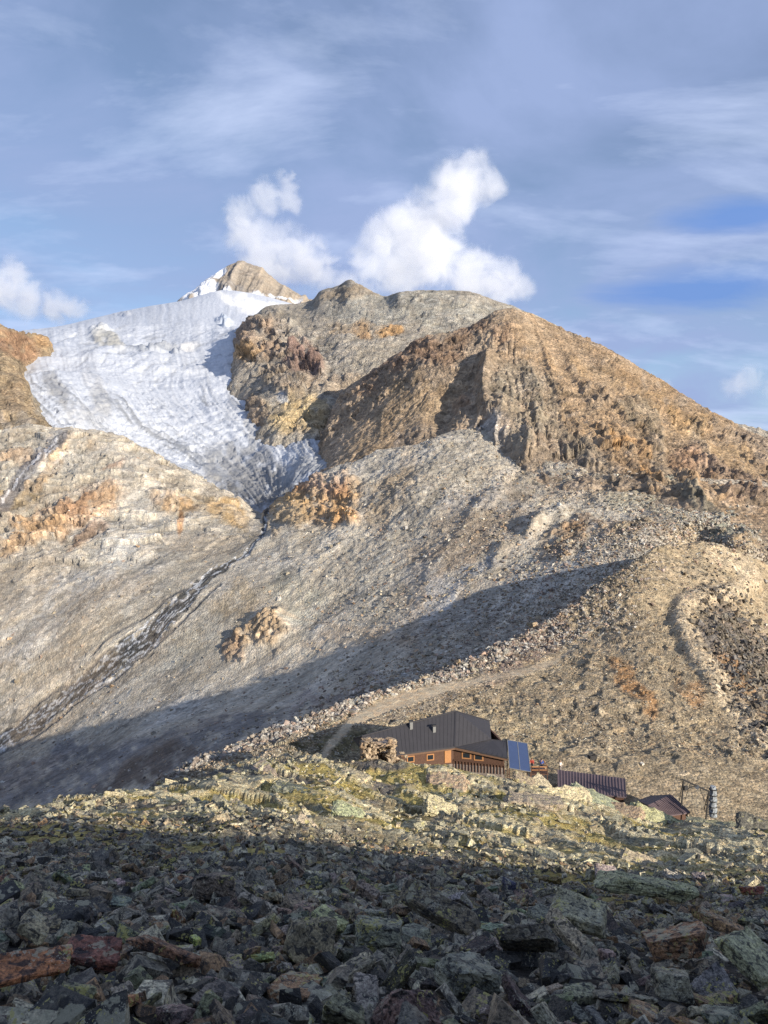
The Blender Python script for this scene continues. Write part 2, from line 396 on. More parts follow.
d = d * (1 - pc * .8)
d *= smooth(0.5, 1.2, s.t)
col *= (1 + .22 * fbm(s.P, 2.2, 4, 51) + .10 * rub)[..., None]
s.P = s.P + s.N * d[..., None]; s.N = normals(s)
build(s, 'moraine_slope', M_mor, np.clip(col, .01, 1), [('path', pm.astype(np.float32), M_path, 'structure')])
print('mo', s.px.shape)

# ------------------------------------------------------------------ valley slope between moraine and glacier
VA = loft([
    shift(RIM, 34, 1.06),
    [(a, b + 4, c * 1.16) for a, b, c in RIM[:3]] + [(a, b - 1, c * 1.18) for a, b, c in RIM[3:-3]] + [(740, 550, 270), (768, 560, 275), (1300, 740, 320)],
    [(-500, 860, 320), (-100, 795, 300), (0, 766, 290), (70, 748, 280), (150, 722, 268), (230, 705, 258), (300, 688, 252), (370, 655, 252), (430, 628, 258), (500, 598, 268), (560, 562, 280), (610, 540, 285), (650, 528, 290), (700, 522, 300), (768, 535, 310), (1300, 650, 340)],
    [(-500, 660, 400), (0, 610, 365), (150, 595, 352), (300, 580, 332), (380, 565, 325), (450, 540, 325), (540, 512, 330), (580, 506, 330), (640, 508, 325), (700, 507, 330), (768, 515, 330), (1300, 600, 360)],
    [(-500, 540, 500), (0, 510, 455), (100, 505, 445), (200, 522, 430), (262, 530, 410), (300, 525, 395), (370, 500, 400), (430, 475, 410), (500, 465, 420), (560, 485, 380), (640, 490, 362), (700, 490, 360), (768, 498, 360), (1300, 560, 400)],
    [(-500, 460, 600), (0, 432, 550), (60, 427, 545), (100, 434, 535), (130, 442, 530), (160, 458, 525), (200, 478, 515), (235, 498, 500), (262, 515, 480), (280, 503, 470), (300, 488, 470), (330, 472, 475), (400, 448, 490), (480, 430, 490), (560, 466, 420), (640, 478, 395), (700, 480, 385), (768, 486, 380), (1300, 540, 420)],
    [(-500, 480, 700), (0, 462, 620), (200, 500, 560), (265, 530, 520), (330, 500, 520), (480, 460, 560), (768, 520, 440), (1300, 560, 440)],
], -500, 1300, 1.1, 0.95)
s = VA
GR = (.36, .345, .31); OR = (.42, .26, .13); RU = (.27, .155, .09); OC = (.44, .33, .18)
col, rg = paint(s, (.405, .365, .295), [
    (110, 560, 190, 60, -28, (.385, .355, .30), .75), (60, 600, 130, 12, -32, (.44, .43, .395), .75), (100, 565, 110, 6, -32, (.44, .43, .395), .6), (20, 650, 90, 14, -34, (.44, .42, .38), .7),
    (60, 650, 100, 10, -30, (.36, .30, .22), .5), (120, 445, 120, 20, 22, (.35, .31, .25), .7), (190, 500, 90, 16, 25, (.37, .31, .22), .7),
    (70, 512, 75, 20, -24, (.35, .22, .125), .75, .6), (30, 535, 50, 16, -24, OR, .6, .6), (90, 535, 30, 9, -45, RU, .6, .4), (75, 502, 34, 8, -15, (.25, .14, .08), .7, .5),
    (45, 465, 50, 12, -40, (.38, .25, .13), .6, .5), (15, 503, 26, 12, -25, (.45, .32, .15), .7, .4), (20, 450, 50, 10, -20, (.36, .22, .12), .5, .4),
    (168, 505, 28, 14, 10, (.40, .25, .12), .7, .4), (225, 515, 35, 13, 22, (.44, .29, .13), .7, .3), (183, 525, 4, 16, -4, (.36, .18, .07), .7), (240, 520, 40, 6, 25, (.42, .36, .28), .5), (115, 463, 18, 4, -20, (.27, .14, .07), .7),
    (325, 500, 48, 31, 5, (.50, .33, .18), 1.0, 1.0), (320, 488, 34, 10, 0, (.31, .16, .09), .6, 1.2), (350, 515, 20, 12, 0, (.5, .28, .12), .7, 1.3), (290, 515, 26, 14, -30, (.42, .28, .13), .6, .8),
    (262, 632, 28, 22, -20, (.42, .30, .18), .85, 1.0), (240, 652, 14, 14, 0, (.37, .25, .16), .7, .6),
    (330, 575, 70, 45, 20, (.375, .335, .265), .7), (300, 600, 35, 30, 30, (.37, .36, .29), .6), (220, 620, 60, 14, -45, (.40, .31, .19), .5), (190, 650, 60, 20, -40, (.38, .37, .32), .6),
    (380, 560, 14, 60, 20, (.38, .36, .31), .5), (400, 490, 16, 50, 25, (.40, .29, .17), .5), (420, 620, 90, 18, -25, (.34, .27, .19), .7), (350, 640, 90, 10, -10, (.42, .33, .23), .5),
    (460, 540, 110, 30, -48, (.33, .26, .185), .7), (490, 545, 90, 7, -45, (.42, .33, .24), .6), (600, 530, 45, 18, 0, (.26, .18, .12), .8, .4), (560, 545, 26, 20, -40, (.37, .23, .12), .6, .5),
    (590, 480, 90, 20, 14, (.31, .27, .21), .7, .3), (665, 505, 70, 16, 18, (.26, .25, .19), .7, .3), (735, 525, 30, 30, 45, (.17, .18, .15), .8, 1.0), (745, 545, 26, 10, 15, (.42, .27, .13), .7),
    (690, 492, 45, 10, 12, (.30, .32, .24), .8, .8), (690, 540, 110, 16, 8, (.33, .265, .18), .9), (60, 780, 120, 34, -12, (.17, .165, .165), .9), (200, 742, 110, 16, -22, (.18, .175, .17), .9), (150, 775, 90, 14, -25, (.13, .105, .085), .9), (330, 698, 60, 9, -25, (.24, .21, .19), .8),  # dark lower left patches deepen the valley shadow in the colour
    (450, 590, 60, 8, -28, (.36, .35, .33), .7), (480, 575, 50, 5, -35, (.36, .35, .33), .7)], 12)
# fall-line streaks: gullies run down and to the left
Q = np.stack([(s.px * .72 + s.py * .69) / 1.0, (s.px * .69 - s.py * .72) / 9.0, 0 * s.px], -1)
sv = fbm(Q, 9.0, 5, 61); leftz = 1 - smooth(300, 420, s.px)
Q2 = np.stack([(s.px * .86 + s.py * .5), (s.px * .5 - s.py * .86) / 9.0, 0 * s.px], -1)
sv2 = fbm(Q2, 9.0, 5, 64)
Q3 = np.stack([(s.px * .93 + s.py * .37 * 0), (s.py) / 8.0, 0 * s.px], -1)
sl = np.where(s.px < 300, fbm(np.stack([(s.px * .53 + s.py * .85), (s.px * .85 - s.py * .53) / 10.0, 0 * s.px], -1), 10, 5, 65), sv)
fine = fbm(np.stack([(s.px * .53 + s.py * .85), (s.px * .85 - s.py * .53) / 14.0, 0 * s.px], -1), 2.6, 3, 68)
col *= (1 + .46 * sl + .26 * fine)[..., None]
def stripe(pts, w, c, st, soft=3.0, seed=5):
    d_, o_, r_ = polydist(s.px, s.py, pts); n_ = fbm(np.stack([r_, o_ * 3, 0 * r_], -1), 16, 3, seed)
    m_ = 1 - smooth(w, w + soft, d_ + 2.2 * n_)
    global col
    col += (np.array(c) - col) * (m_ * st)[..., None]
    return m_
# the stream and its braids
st_main = [(268, 516), (263, 533), (247, 552), (222, 568), (196, 588), (172, 612), (148, 636), (122, 656), (96, 678), (62, 700), (34, 722), (4, 740), (-60, 775)]
sd, so, sr = polydist(s.px, s.py, st_main)
so2 = so + 1.6 * fbm(np.stack([sr, 0 * sr, 0 * sr], -1), 26, 3, 91)
wdt = 3.2 + 10 * np.exp(-((sr - 190) / 95) ** 2) + 5.0 * smooth(230, 330, sr) - 1.2 * np.exp(-((sr - 40) / 30) ** 2)
edge_n = fbm(np.stack([sr / 3.0, so / 1.3, 0 * sr], -1), 3.0, 4, 92)
bed = (1 - smooth(.55, 1.0, np.abs(so2) / wdt + .65 * edge_n)) * np.clip(1.3 - .7 * smooth(.1, .5, fbm(np.stack([sr / 6, so, 0 * sr], -1), 4.0, 3, 93)) * (wdt > 6), 0, 1)
col += (np.array((.06, .06, .058)) - col) * (bed * .97)[..., None]
thr = fbm(np.stack([sr / 5.0, so2 + 2.5 * np.sin(sr / 17.0), 0 * sr], -1), 2.0, 4, 94, ridged=True)
water = .7 * smooth(.38, .6, thr) * (np.abs(so2) < wdt * .9)
for pts in ([(196, 588), (170, 596), (140, 618), (112, 636), (98, 650)], [(140, 640), (110, 650), (85, 672), (60, 700)], [(95, 680), (60, 686), (38, 700), (20, 722)], [(160, 640), (120, 672), (80, 700), (40, 732), (0, 752)], [(215, 590), (180, 622), (150, 648), (130, 662)]):
    d_, o_, r_ = polydist(s.px, s.py, pts); d2_ = np.abs(o_ + 2 * fbm(np.stack([r_, 0 * r_, 0 * r_], -1), 15, 3, 44)); ok = d_ < 8
    m_ = (1 - smooth(.8, 2.0, np.where(ok, d2_, 99))); col += (np.array((.13, .125, .12)) - col) * (m_ * .8)[..., None]
    bed = np.maximum(bed, m_)
col += (np.array((.80, .83, .86)) - col) * (water * .62)[..., None]
stream_mask = (bed > .5).astype(np.float32)
stripe([(62, 438), (40, 455), (22, 480), (8, 500), (-20, 530)], 5, (.13, .13, .14), .85, 4)
stripe([(58, 440), (34, 462), (16, 486), (2, 505)], .4, (.5, .5, .52), .8, 1.2, 8); stripe([(64, 440), (44, 460), (26, 482)], .3, (.5, .5, .52), .7, 1.0, 9)
# thin foot paths
stripe([(287, 535), (290, 552), (294, 566), (312, 578), (302, 595), (303, 612)], .5, (.47, .42, .33), .9, 1.2, 12)
stripe([(255, 612), (310, 620), (350, 632), (400, 628), (440, 622)], .8, (.45, .37, .27), .7, 2, 13)
band = fbm(s.P, 11, 5, 19, ridged=True)
oml = fbm(s.P, 26, 4, 20)
gl = smooth(250, 420, s.Y)
d = (.6 + 3.0 * gl) * oml + (.2 + .5 * gl * smooth(250, 380, s.px)) * fbm(s.P, 4, 4, 24, ridged=True) + rg * (1.2 * (.8 + band) + .8 * fbm(s.P, 6, 5, 23, ridged=True))
d += (.25 + .45 * gl) * sl - .5 * bed + (.08 + .26 * gl * (.25 + .75 * smooth(260, 380, s.px)) + 1.3 * rg) * facet(s.P, 5.0, 71) + (.1 + .25 * gl * (.3 + .7 * smooth(260, 380, s.px)) + .7 * rg) * facet(s.P, 2.2, 72)
# big cut bank that throws a shadow at the left of the orange knoll, and the gully spurs at centre right
def spur(pts, w, h):
    d_, o_, r_ = polydist(s.px, s.py, pts); tot = sum(math.hypot(b[0] - a[0], b[1] - a[1]) for a, b in zip(pts[:-1], pts[1:]))
    return h * np.exp(-(d_ / w) ** 2) * (1 - smooth(.0, 1.0, r_ / tot) * .6)
d += (1 + 1.2 * fbm(s.P, 9, 4, 306)) * spur([(562, 512), (545, 518), (528, 536), (505, 548), (492, 566), (470, 584)], 6, 3.2) + spur([(278, 622), (258, 626), (246, 640)], 15, 3)
d += spur([(430, 480), (400, 520), (380, 560)], 9, 1.2) + spur([(500, 490), (470, 520), (440, 560), (420, 600)], 8, 1.5)
d *= smooth(0.6, 1.5, s.t)
upl = (1 - smooth(200, 300, s.px)) * (1 - smooth(520, 600, s.py + .25 * (s.px - 100))) * smooth(2.3, 3, s.t)
Qu = np.stack([s.P[..., 0] * .45 + s.P[..., 2] * .4, s.P[..., 1], s.P[..., 2] * 1.6], -1)
fu1 = facet(Qu, 11, 301); fu2 = facet(Qu, 4.5, 302)
d += upl * (2.2 * fu1 + 1.1 * fu2); col *= (1 + upl * (.30 * fu1 + .22 * fu2))[..., None]
blot = fbm(s.P, 45, 5, 303); col += (np.array((.47, .455, .42)) - col) * (smooth(.05, .4, blot) * .35)[..., None]; col += (np.array((.33, .25, .17)) - col) * (smooth(.05, .4, -blot) * .25)[..., None]
col *= (1 + .18 * fbm(s.P, 4, 4, 52) + .14 * fbm(s.P, 30, 4, 53))[..., None]
s.P = s.P + s.N * d[..., None]; s.N = normals(s)
build(s, 'valley_slope', M_val, np.clip(col, .01, 1), [('stream', stream_mask, M_val, 'structure')])
print('va', s.px.shape)

# ------------------------------------------------------------------ main mountain
TOP = [(-500, 620, 820), (240, 560, 820), (320, 475, 800), (334, 405, 910), (345, 388, 910), (370, 374, 905), (400, 353, 895), (420, 340, 890), (440, 334, 880), (468, 329, 895), (482, 321, 900), (496, 311, 905), (510, 309, 905),
       (530, 315, 925), (560, 328, 950), (590, 341, 945), (620, 355, 930), (650, 374, 915), (680, 393, 900), (710, 411, 880), (740, 428, 855), (768, 440, 830), (1000, 510, 760), (1300, 560, 700)]
MT = loft([
    [(-500, 620, 500), (240, 600, 520), (300, 540, 600), (400, 500, 580), (480, 490, 540), (560, 525, 420), (640, 530, 400), (700, 530, 380), (768, 545, 370), (1300, 640, 380)],
    [(-500, 610, 600), (240, 580, 620), (300, 520, 640), (330, 478, 650), (400, 452, 650), (450, 440, 620), (500, 440, 590), (560, 478, 500), (640, 484, 470), (700, 490, 445), (768, 505, 430), (1300, 600, 420)],
    [(-500, 610, 680), (240, 570, 700), (310, 500, 700), (330, 450, 765), (380, 425, 740), (440, 412, 705), (470, 400, 702), (495, 398, 692), (520, 412, 660), (600, 440, 590), (680, 468, 540), (768, 488, 510), (1300, 580, 480)],
    [(-500, 610, 750), (240, 565, 760), (310, 480, 760), (328, 425, 850), (370, 398, 820), (430, 368, 785), (470, 360, 785), (492, 358, 780), (520, 362, 765), (600, 395, 700), (680, 432, 650), (768, 465, 610), (1300, 560, 580)],
    TOP, shift(TOP, 8, 1.06), shift(TOP, 60, 1.3)], -500, 1300, 1.1, 0.95, ks=.78)
s = MT
BR = (.35, .275, .20)
col, rg = paint(s, BR, [
    (640, 420, 190, 60, 34, (.36, .245, .14), .8), (560, 350, 70, 20, 25, (.34, .25, .165), .7), (700, 430, 90, 10, 33, (.40, .27, .14), .6), (610, 385, 60, 8, 40, (.37, .26, .15), .6),
    (400, 420, 90, 26, -38, (.37, .275, .175), .9), (370, 440, 70, 12, -42, (.34, .25, .16), .7), (440, 345, 60, 14, -10, (.26, .18, .125), .8, .7), (490, 330, 40, 14, 10, (.28, .19, .13), .7, .5), (395, 372, 50, 12, -30, (.25, .17, .12), .8, .6),
    (520, 400, 50, 34, 20, (.27, .24, .185), .75, .5), (570, 445, 60, 14, 30, (.26, .225, .17), .7, .4), (510, 440, 40, 14, 0, (.27, .24, .19), .7, .5),
    (640, 425, 14, 30, -35, (.20, .175, .13), .7, .7), (655, 465, 20, 30, -40, (.22, .19, .15), .7, .8), (700, 440, 12, 26, -30, (.22, .19, .15), .6, .7), (600, 400, 12, 24, -40, (.24, .19, .14), .6, .7),
    (690, 455, 24, 22, 20, (.28, .18, .12), .7, .6), (640, 460, 40, 6, 45, (.42, .24, .10), .7), (720, 470, 60, 16, 30, (.27, .17, .11), .7, .6), (740, 480, 40, 20, 30, (.22, .17, .13), .7, .8), (700, 500, 40, 12, 40, (.2, .19, .15), .8, .9),
    (492, 432, 22, 13, -15, (.44, .40, .35), .9, .6), (470, 442, 8, 14, 10, (.50, .34, .18), .9, .8), (455, 440, 10, 9, 0, (.50, .28, .09), .8, .8), (443, 455, 10, 9, 0, (.5, .27, .08), .7, .6), (478, 450, 10, 12, 0, (.36, .35, .32), .8, .8),
    (455, 405, 16, 14, 0, (.30, .19, .12), .6, .6), (400, 345, 30, 8, 0, (.3, .2, .14), .6)], 10)
Qw = np.stack([s.px, s.py, 0 * s.px], -1)
th = np.arctan2(s.py - 285 + 0 * s.py, (s.px - 515)) + .09 * fbm(Qw, 50, 3, 58); rr_ = np.hypot(s.px - 515, s.py - 285)
Q = np.stack([th * 34, rr_ / 16.0, 0 * th], -1)
gul = fbm(Q, 3.4, 6, 15, gain=.6); gul_r = fbm(Q, 3.0, 5, 18, ridged=True)
leftsm = (1 - smooth(-1, 1, (s.px - 455) / 20)) * smooth(0, 30, (s.py - (s.px * -.62 + 640)))
Qs = np.stack([th * 34, rr_ / 42.0, 0 * th], -1); gs = fbm(Qs, 2.6, 5, 59, gain=.6); chute = smooth(-.15, .25, gs)
col *= (1 + .16 * gul + .22 * gs)[..., None]; col += (np.array((.38, .29, .195)) - col) * (chute * .35)[..., None]
col *= (1 + .22 * fbm(s.P, 30, 5, 55) + .16 * fbm(s.P, 9, 4, 56))[..., None]
cr_ = .2 + .28 * fbm(s.P, 120, 3, 57) + .36 * rg
uu = ((s.px - 392) * .79 - (s.py - 425) * .61) / 92; vvv = ((s.px - 392) * .61 + (s.py - 425) * .79) / 30; lsm = 1 - .8 * (1 - smooth(.6, 1.1, np.sqrt(uu * uu + vvv * vvv)))
fc1 = facet(s.P, 22, 61, aniso=(1, 1, 1.4)); fc2 = facet(s.P, 9, 62, aniso=(1, 1, 1.4)); fc3 = facet(s.P, 4.0, 63)
col *= (1 + .10 * fc1 + .12 * fc2 + .12 * fc3)[..., None]
d = (1.4 * gul - 1.6 * chute) * smooth(25, 90, rr_) + lsm * (.5 + 1.3 * cr_) * (1.15 - .75 * chute) * (2.6 * fc1 + 1.6 * fc2 + .8 * fc3) + lsm * cr_ * (6 * fbm(s.P, 42, 6, 16, ridged=True) + 2.5 * fbm(s.P, 15, 5, 17, ridged=True)) + 1.0 * fbm(s.P, 5, 3, 11, ridged=True)
def spurm(pts, w, h, side=1.0):
    d_, o_, r_ = polydist(s.px, s.py, pts); return h * np.exp(-(d_ / w) ** 2)
d += spurm([(492, 372), (497, 395), (505, 425), (530, 450)], 15, 5) + spurm([(490, 362), (484, 386), (486, 408)], 7, 9) - spurm([(466, 380), (450, 402), (440, 425)], 9, 5)
d *= smooth(0.2, 1.2, s.t) * (1 - .45 * smooth(3.5, 4, s.t))
s.P = s.P + s.N * d[..., None]; s.N = normals(s)
build(s, 'mountain', M_mtn, np.clip(col, .01, 1))
print('mt', s.px.shape)

# ------------------------------------------------------------------ crag mountain beside the glacier
TP5 = [(-300, 560, 1500), (180, 480, 1500), (222, 420, 1900), (236, 352, 1900), (248, 325, 1900), (256, 315, 1900), (270, 306, 1880), (300, 304, 1840), (313, 300, 1820), (322, 291, 1800), (338, 286, 1760), (350, 280, 1720), (358, 285, 1700), (368, 291, 1660), (386, 297, 1600),
       (400, 293, 1500), (430, 291, 1500), (465, 292, 1500), (490, 299, 1500), (515, 308, 1500), (560, 328, 1500), (620, 372, 1500), (700, 440, 1500), (1300, 700, 1500)]
CM = loft([
    [(-300, 560, 900), (200, 540, 930), (262, 500, 840), (300, 500, 800), (360, 500, 790), (700, 470, 860), (1300, 600, 860)],
    [(-300, 560, 950), (200, 510, 980), (240, 480, 970), (254, 440, 925), (265, 441, 900), (300, 447, 855), (330, 455, 840), (400, 430, 900), (700, 440, 920), (1300, 600, 920)],
    [(-300, 560, 1000), (200, 480, 1060), (240, 430, 1080), (256, 410, 1040), (270, 404, 1010), (300, 406, 970), (350, 402, 1000), (400, 390, 1000), (700, 420, 1000), (1300, 600, 1000)],
    [(-300, 560, 1080), (200, 460, 1180), (222, 400, 1250), (240, 372, 1290), (270, 366, 1260), (320, 362, 1180), (380, 362, 1100), (500, 380, 1100), (1300, 600, 1120)],
    [(-300, 560, 1400), (200, 450, 1600), (226, 385, 1520), (240, 350, 1500), (262, 330, 1450), (300, 328, 1420), (350, 322, 1380), (420, 318, 1340), (500, 325, 1320), (620, 385, 1320), (700, 460, 1320), (1300, 600, 1300)],
    TP5, shift(TP5, 10, 1.05), shift(TP5, 80, 1.3)], -300, 1300, 1.1, 0.9, ks=.78)
s = CM
col, rg = paint(s, (.345, .31, .255), [
    (420, 310, 120, 22, 0, (.33, .315, .27), .8), (350, 292, 34, 9, 0, (.31, .25, .18), .8, .5), (350, 340, 60, 22, 10, (.36, .32, .26), .8), (262, 340, 34, 34, -30, (.29, .21, .15), .8, 1.0), (285, 335, 20, 30, -20, (.36, .33, .28), .7, .6),
    (305, 362, 26, 20, 20, (.22, .14, .115), .85, 1.2), (250, 362, 18, 10, -35, (.38, .25, .13), .8, .9), (296, 416, 44, 24, -8, (.50, .385, .22), 1.0, .5), (325, 428, 30, 14, 0, (.43, .33, .2), .8, .7), (255, 415, 12, 20, 0, (.33, .25, .18), .8, .6),
    (282, 400, 8, 6, 0, (.5, .52, .54), .8), (365, 330, 14, 7, 30, (.40, .25, .13), .8, .4), (390, 333, 14, 6, 0, (.44, .26, .11), .8, .4), (360, 325, 40, 5, 0, (.37, .27, .17), .6), (340, 385, 40, 14, 0, (.34, .27, .2), .7, .5), (290, 385, 30, 16, 0, (.33, .26, .19), .7, .8),
    (275, 315, 25, 10, 0, (.28, .25, .2), .6, .4)], 9)
Q = np.stack([s.px + .5 * s.py, s.py / 6.0, 0 * s.px], -1)
g5 = fbm(Q, 12, 5, 33); g5r = fbm(Q, 9, 4, 34, ridged=True)
col *= (1 + .28 * g5 + .2 * fbm(s.P, 26, 4, 35))[..., None]
cmr = .25 + rg
fc1 = facet(s.P, 34, 64, aniso=(1, 1, .8)); fc2 = facet(s.P, 14, 65)
col *= (1 + .1 * fc1 + .14 * fc2)[..., None]
d = cmr * (10 * fbm(s.P, 75, 6, 36, ridged=True) + 3 * g5r + 5 * fc1 + 3 * fc2) + 2.5 * g5 + .6 * fc2 + 1.5 * fbm(s.P, 10, 3, 37, ridged=True)
d *= smooth(0.2, 1.0, s.t) * (1 - .5 * smooth(4.5, 5, s.t))
s.P = s.P + s.N * d[..., None]
build(s, 'crag_mountain', M_mtn, np.clip(col, .01, 1))
print('cm', s.px.shape)

# ------------------------------------------------------------------ left crag
LC = loft([
    [(-500, 520, 700), (0, 480, 700), (80, 490, 700), (140, 520, 700), (1300, 700, 700)],
    [(-500, 470, 800), (0, 422, 790), (30, 422, 790), (48, 430, 790), (60, 445, 800), (80, 490, 800), (1300, 700, 800)],
    [(-500, 420, 900), (0, 380, 880), (15, 381, 890), (30, 395, 890), (44, 415, 890), (52, 440, 900), (80, 500, 900), (1300, 700, 900)],
    [(-500, 370, 1000), (0, 354, 980), (14, 362, 990), (22, 380, 990), (30, 408, 1000), (50, 460, 1000), (80, 500, 1000), (1300, 700, 1000)],
    [(-500, 320, 1150), (0, 347, 1100), (14, 353, 1130), (20, 364, 1200), (30, 390, 1250), (50, 430, 1250), (90, 500, 1200), (1300, 700, 1200)],
    [(-500, 300, 1200), (0, 341, 1150), (15, 348, 1200), (25, 351, 1400), (44, 352, 1450), (50, 358, 1450), (60, 420, 1450), (90, 500, 1450), (1300, 700, 1150)],
    [(-500, 260, 1250), (-60, 308, 1200), (0, 325, 1200), (18, 332, 1300), (28, 334, 1480), (44, 338, 1520), (50, 345, 1520), (58, 400, 1520), (90, 500, 1200), (1300, 700, 1200)],
    [(-500, 300, 1350), (0, 345, 1400), (50, 370, 1650), (90, 500, 1300), (1300, 700, 1300)]], -500, 300, 1.1, 0.9, ks=.78)
s = LC
col, rg = paint(s, (.33, .255, .165), [(15, 350, 30, 14, 30, (.34, .20, .12), .8, .5), (42, 345, 14, 9, 0, (.40, .26, .14), .8, .4), (8, 400, 20, 30, 0, (.26, .2, .14), .7, .6), (38, 400, 8, 20, -20, (.26, .25, .22), .6), (10, 420, 30, 10, 0, (.33, .29, .24), .7, .4)], 7)
d = 5 * fbm(s.P, 60, 6, 38, ridged=True) * (.4 + rg) + 3 * facet(s.P, 22, 66) + 1.6 * facet(s.P, 8, 67)
col *= (1 + .3 * fbm(s.P, 24, 5, 47))[..., None]
s.P = s.P + s.N * (d * smooth(.2, 1, s.t))[..., None]
build(s, 'crag', M_mtn, np.clip(col, .01, 1))

# ------------------------------------------------------------------ glacier
GL = loft([
    [(-200, 560, 640), (100, 520, 640), (265, 524, 640), (300, 520, 640), (500, 560, 640)],
    [(-200, 500, 740), (100, 462, 720), (160, 472, 720), (200, 484, 720), (250, 500, 700), (275, 497, 690), (300, 482, 700), (335, 468, 710), (500, 520, 720)],
    [(-200, 440, 850), (0, 425, 850), (60, 420, 850), (100, 428, 850), (160, 445, 850), (200, 457, 840), (240, 470, 820), (280, 462, 810), (310, 452, 800), (340, 456, 800), (500, 500, 820)],
    [(-200, 410, 1000), (20, 388, 1000), (60, 388, 1000), (100, 397, 980), (150, 412, 970), (200, 424, 960), (245, 430, 940), (300, 432, 930), (340, 440, 920), (500, 500, 960)],
    [(-200, 380, 1400), (0, 372, 1350), (40, 363, 1350), (100, 366, 1320), (150, 376, 1300), (200, 382, 1280), (240, 384, 1250), (300, 400, 1250), (500, 450, 1250)],
    [(-200, 360, 1900), (30, 347, 1800), (60, 340, 1800), (100, 345, 1750), (130, 350, 1700), (170, 352, 1700), (200, 350, 1700), (235, 345, 1650), (300, 360, 1650), (500, 420, 1650)],
    [(-200, 350, 2300), (40, 335, 2200), (100, 328, 2150), (150, 328, 2100), (200, 325, 2100), (250, 322, 2100), (300, 325, 2100), (500, 400, 2100)],
    [(-200, 345, 3000), (0, 336, 2900), (60, 328, 2900), (100, 320, 2900), (150, 309, 2900), (185, 303, 2900), (220, 301, 2850), (260, 307, 2800), (310, 318, 2700), (500, 400, 2700)],
    [(-200, 343, 3400), (0, 334, 3400), (20, 331, 3400), (60, 326, 3400), (90, 319, 3400), (120, 312, 3400), (150, 306, 3400), (180, 301, 3400), (205, 294, 3400), (225, 290, 3400), (250, 293, 3350), (290, 303, 3200), (320, 312, 3100), (500, 390, 3000)],
    [(-200, 400, 3900), (500, 420, 3900)]], -200, 480, 1.0, 0.85, ks=.78)
s = GL
col, rg = paint(s, (.56, .575, .595), [
    (110, 345, 22, 9, 10, (.36, .345, .30), .95, .45), (150, 350, 34, 3.5, 3, (.33, .34, .35), .85, .6), (190, 348, 14, 4, -5, (.80, .76, .68), .8), (100, 335, 12, 5, 0, (.5, .5, .48), .5, .6),
    (225, 322, 12, 5, 20, (.5, .56, .62), .5, .8), (245, 298, 40, 7, 12, (.93, .90, .82), .95), (290, 303, 30, 4, 12, (.9, .88, .83), .9), (265, 312, 30, 3, 12, (.86, .83, .76), .7), (60, 322, 30, 3, -12, (.6, .61, .6), .5), (120, 314, 12, 2.5, -10, (.5, .5, .5), .6, .4),
    (55, 392, 12, 30, -30, (.33, .32, .30), .85), (100, 402, 12, 20, -20, (.36, .355, .34), .75), (80, 415, 26, 10, 20, (.45, .44, .42), .6), (92, 378, 10, 18, -35, (.5, .49, .47), .55),
    (262, 492, 58, 30, 20, (.12, .115, .105), 1.0), (252, 470, 56, 24, 25, (.25, .245, .235), .85), (318, 466, 26, 12, -20, (.28, .28, .27), .8), (305, 468, 34, 14, -25, (.30, .30, .29), .7), (285, 445, 50, 10, 10, (.42, .42, .42), .5), (320, 462, 20, 8, 0, (.42, .42, .41), .6), (245, 470, 5, 16, 0, (.3, .29, .27), .6), (215, 475, 10, 8, 40, (.40, .38, .34), .6), (250, 430, 7, 30, 15, (.42, .41, .38), .7), (240, 400, 10, 30, 10, (.5, .5, .49), .5), (195, 472, 14, 6, 25, (.5, .49, .47), .6)], 8)
# flow lines: curve with the ice
cxp = 60 - .0 * s.px
flow = polydist(s.px, s.py, [(120, 300), (150, 345), (175, 385), (205, 420), (240, 455), (275, 500)])
Qg = np.stack([s.px, s.py, 0 * s.px], -1); fr = s.py
axis_ = np.interp(s.py, [300, 345, 385, 420, 455, 500, 520], [150, 150, 165, 195, 240, 268, 270])
hw = np.interp(s.py, [300, 345, 385, 420, 455, 485, 520], [110, 105, 105, 95, 72, 34, 20])
fx = (s.px - axis_) / hw * 80 + 5 * fbm(Qg, 26, 3, 88)
Q = np.stack([fx, fr / 7.0, 0 * fx], -1); fl = fbm(Q, 3.4, 4, 81, gain=.7) * .75 + .5 * fbm(Q, 16, 3, 82)
Qc = np.stack([s.px / 5.0 + .2 * s.py, s.py + .25 * s.px, 0 * fx], -1); cv = fbm(Qc, 5.5, 4, 83, ridged=True)
low = smooth(370, 400, s.py)
dirt_tone = smooth(0, .4, fl) * (.2 + .6 * low) + (1 - low) * .35 * smooth(.55, .9, cv) * smooth(310, 335, s.py)  # dirt streaks, plus crevasse shade put into the ice colour
fl2 = fbm(np.stack([fx, fr / 9.0, 0 * fx], -1), 1.7, 3, 91, gain=.7)
dirt_tone = np.clip(dirt_tone + .55 * smooth(0, .45, fl2) * (.25 + .75 * low) * (.5 + .5 * smooth(-.2, .3, fl)), 0, .95)
col += (np.array((.27, .275, .28)) - col) * dirt_tone[..., None]
crv = smooth(.35, .8, cv)
col *= (1 - .18 * smooth(.6, .9, cv) * smooth(325, 345, s.py))[..., None]  # shade inside the crevasses, darkened once more in the colour
Pn = s.P
d = (1.6 + 1.4 * low) * fl + 5 * (1 - low) * fbm(Pn, 60, 4, 84, ridged=True) * smooth(312, 335, s.py) - 3 * crv * (.4 - .2 * low) * smooth(315, 340, s.py) + rg * 25 * fbm(Pn, 60, 4, 85, ridged=True) + 1.2 * low * fbm(Pn, 14, 4, 86, ridged=True) + (.5 + .5 * low) * facet(Pn, 14, 89) + (.3 + .3 * low) * facet(Pn, 6, 90)
d += 14 * fbm(Pn, 200, 3, 87) * smooth(310, 350, s.py)
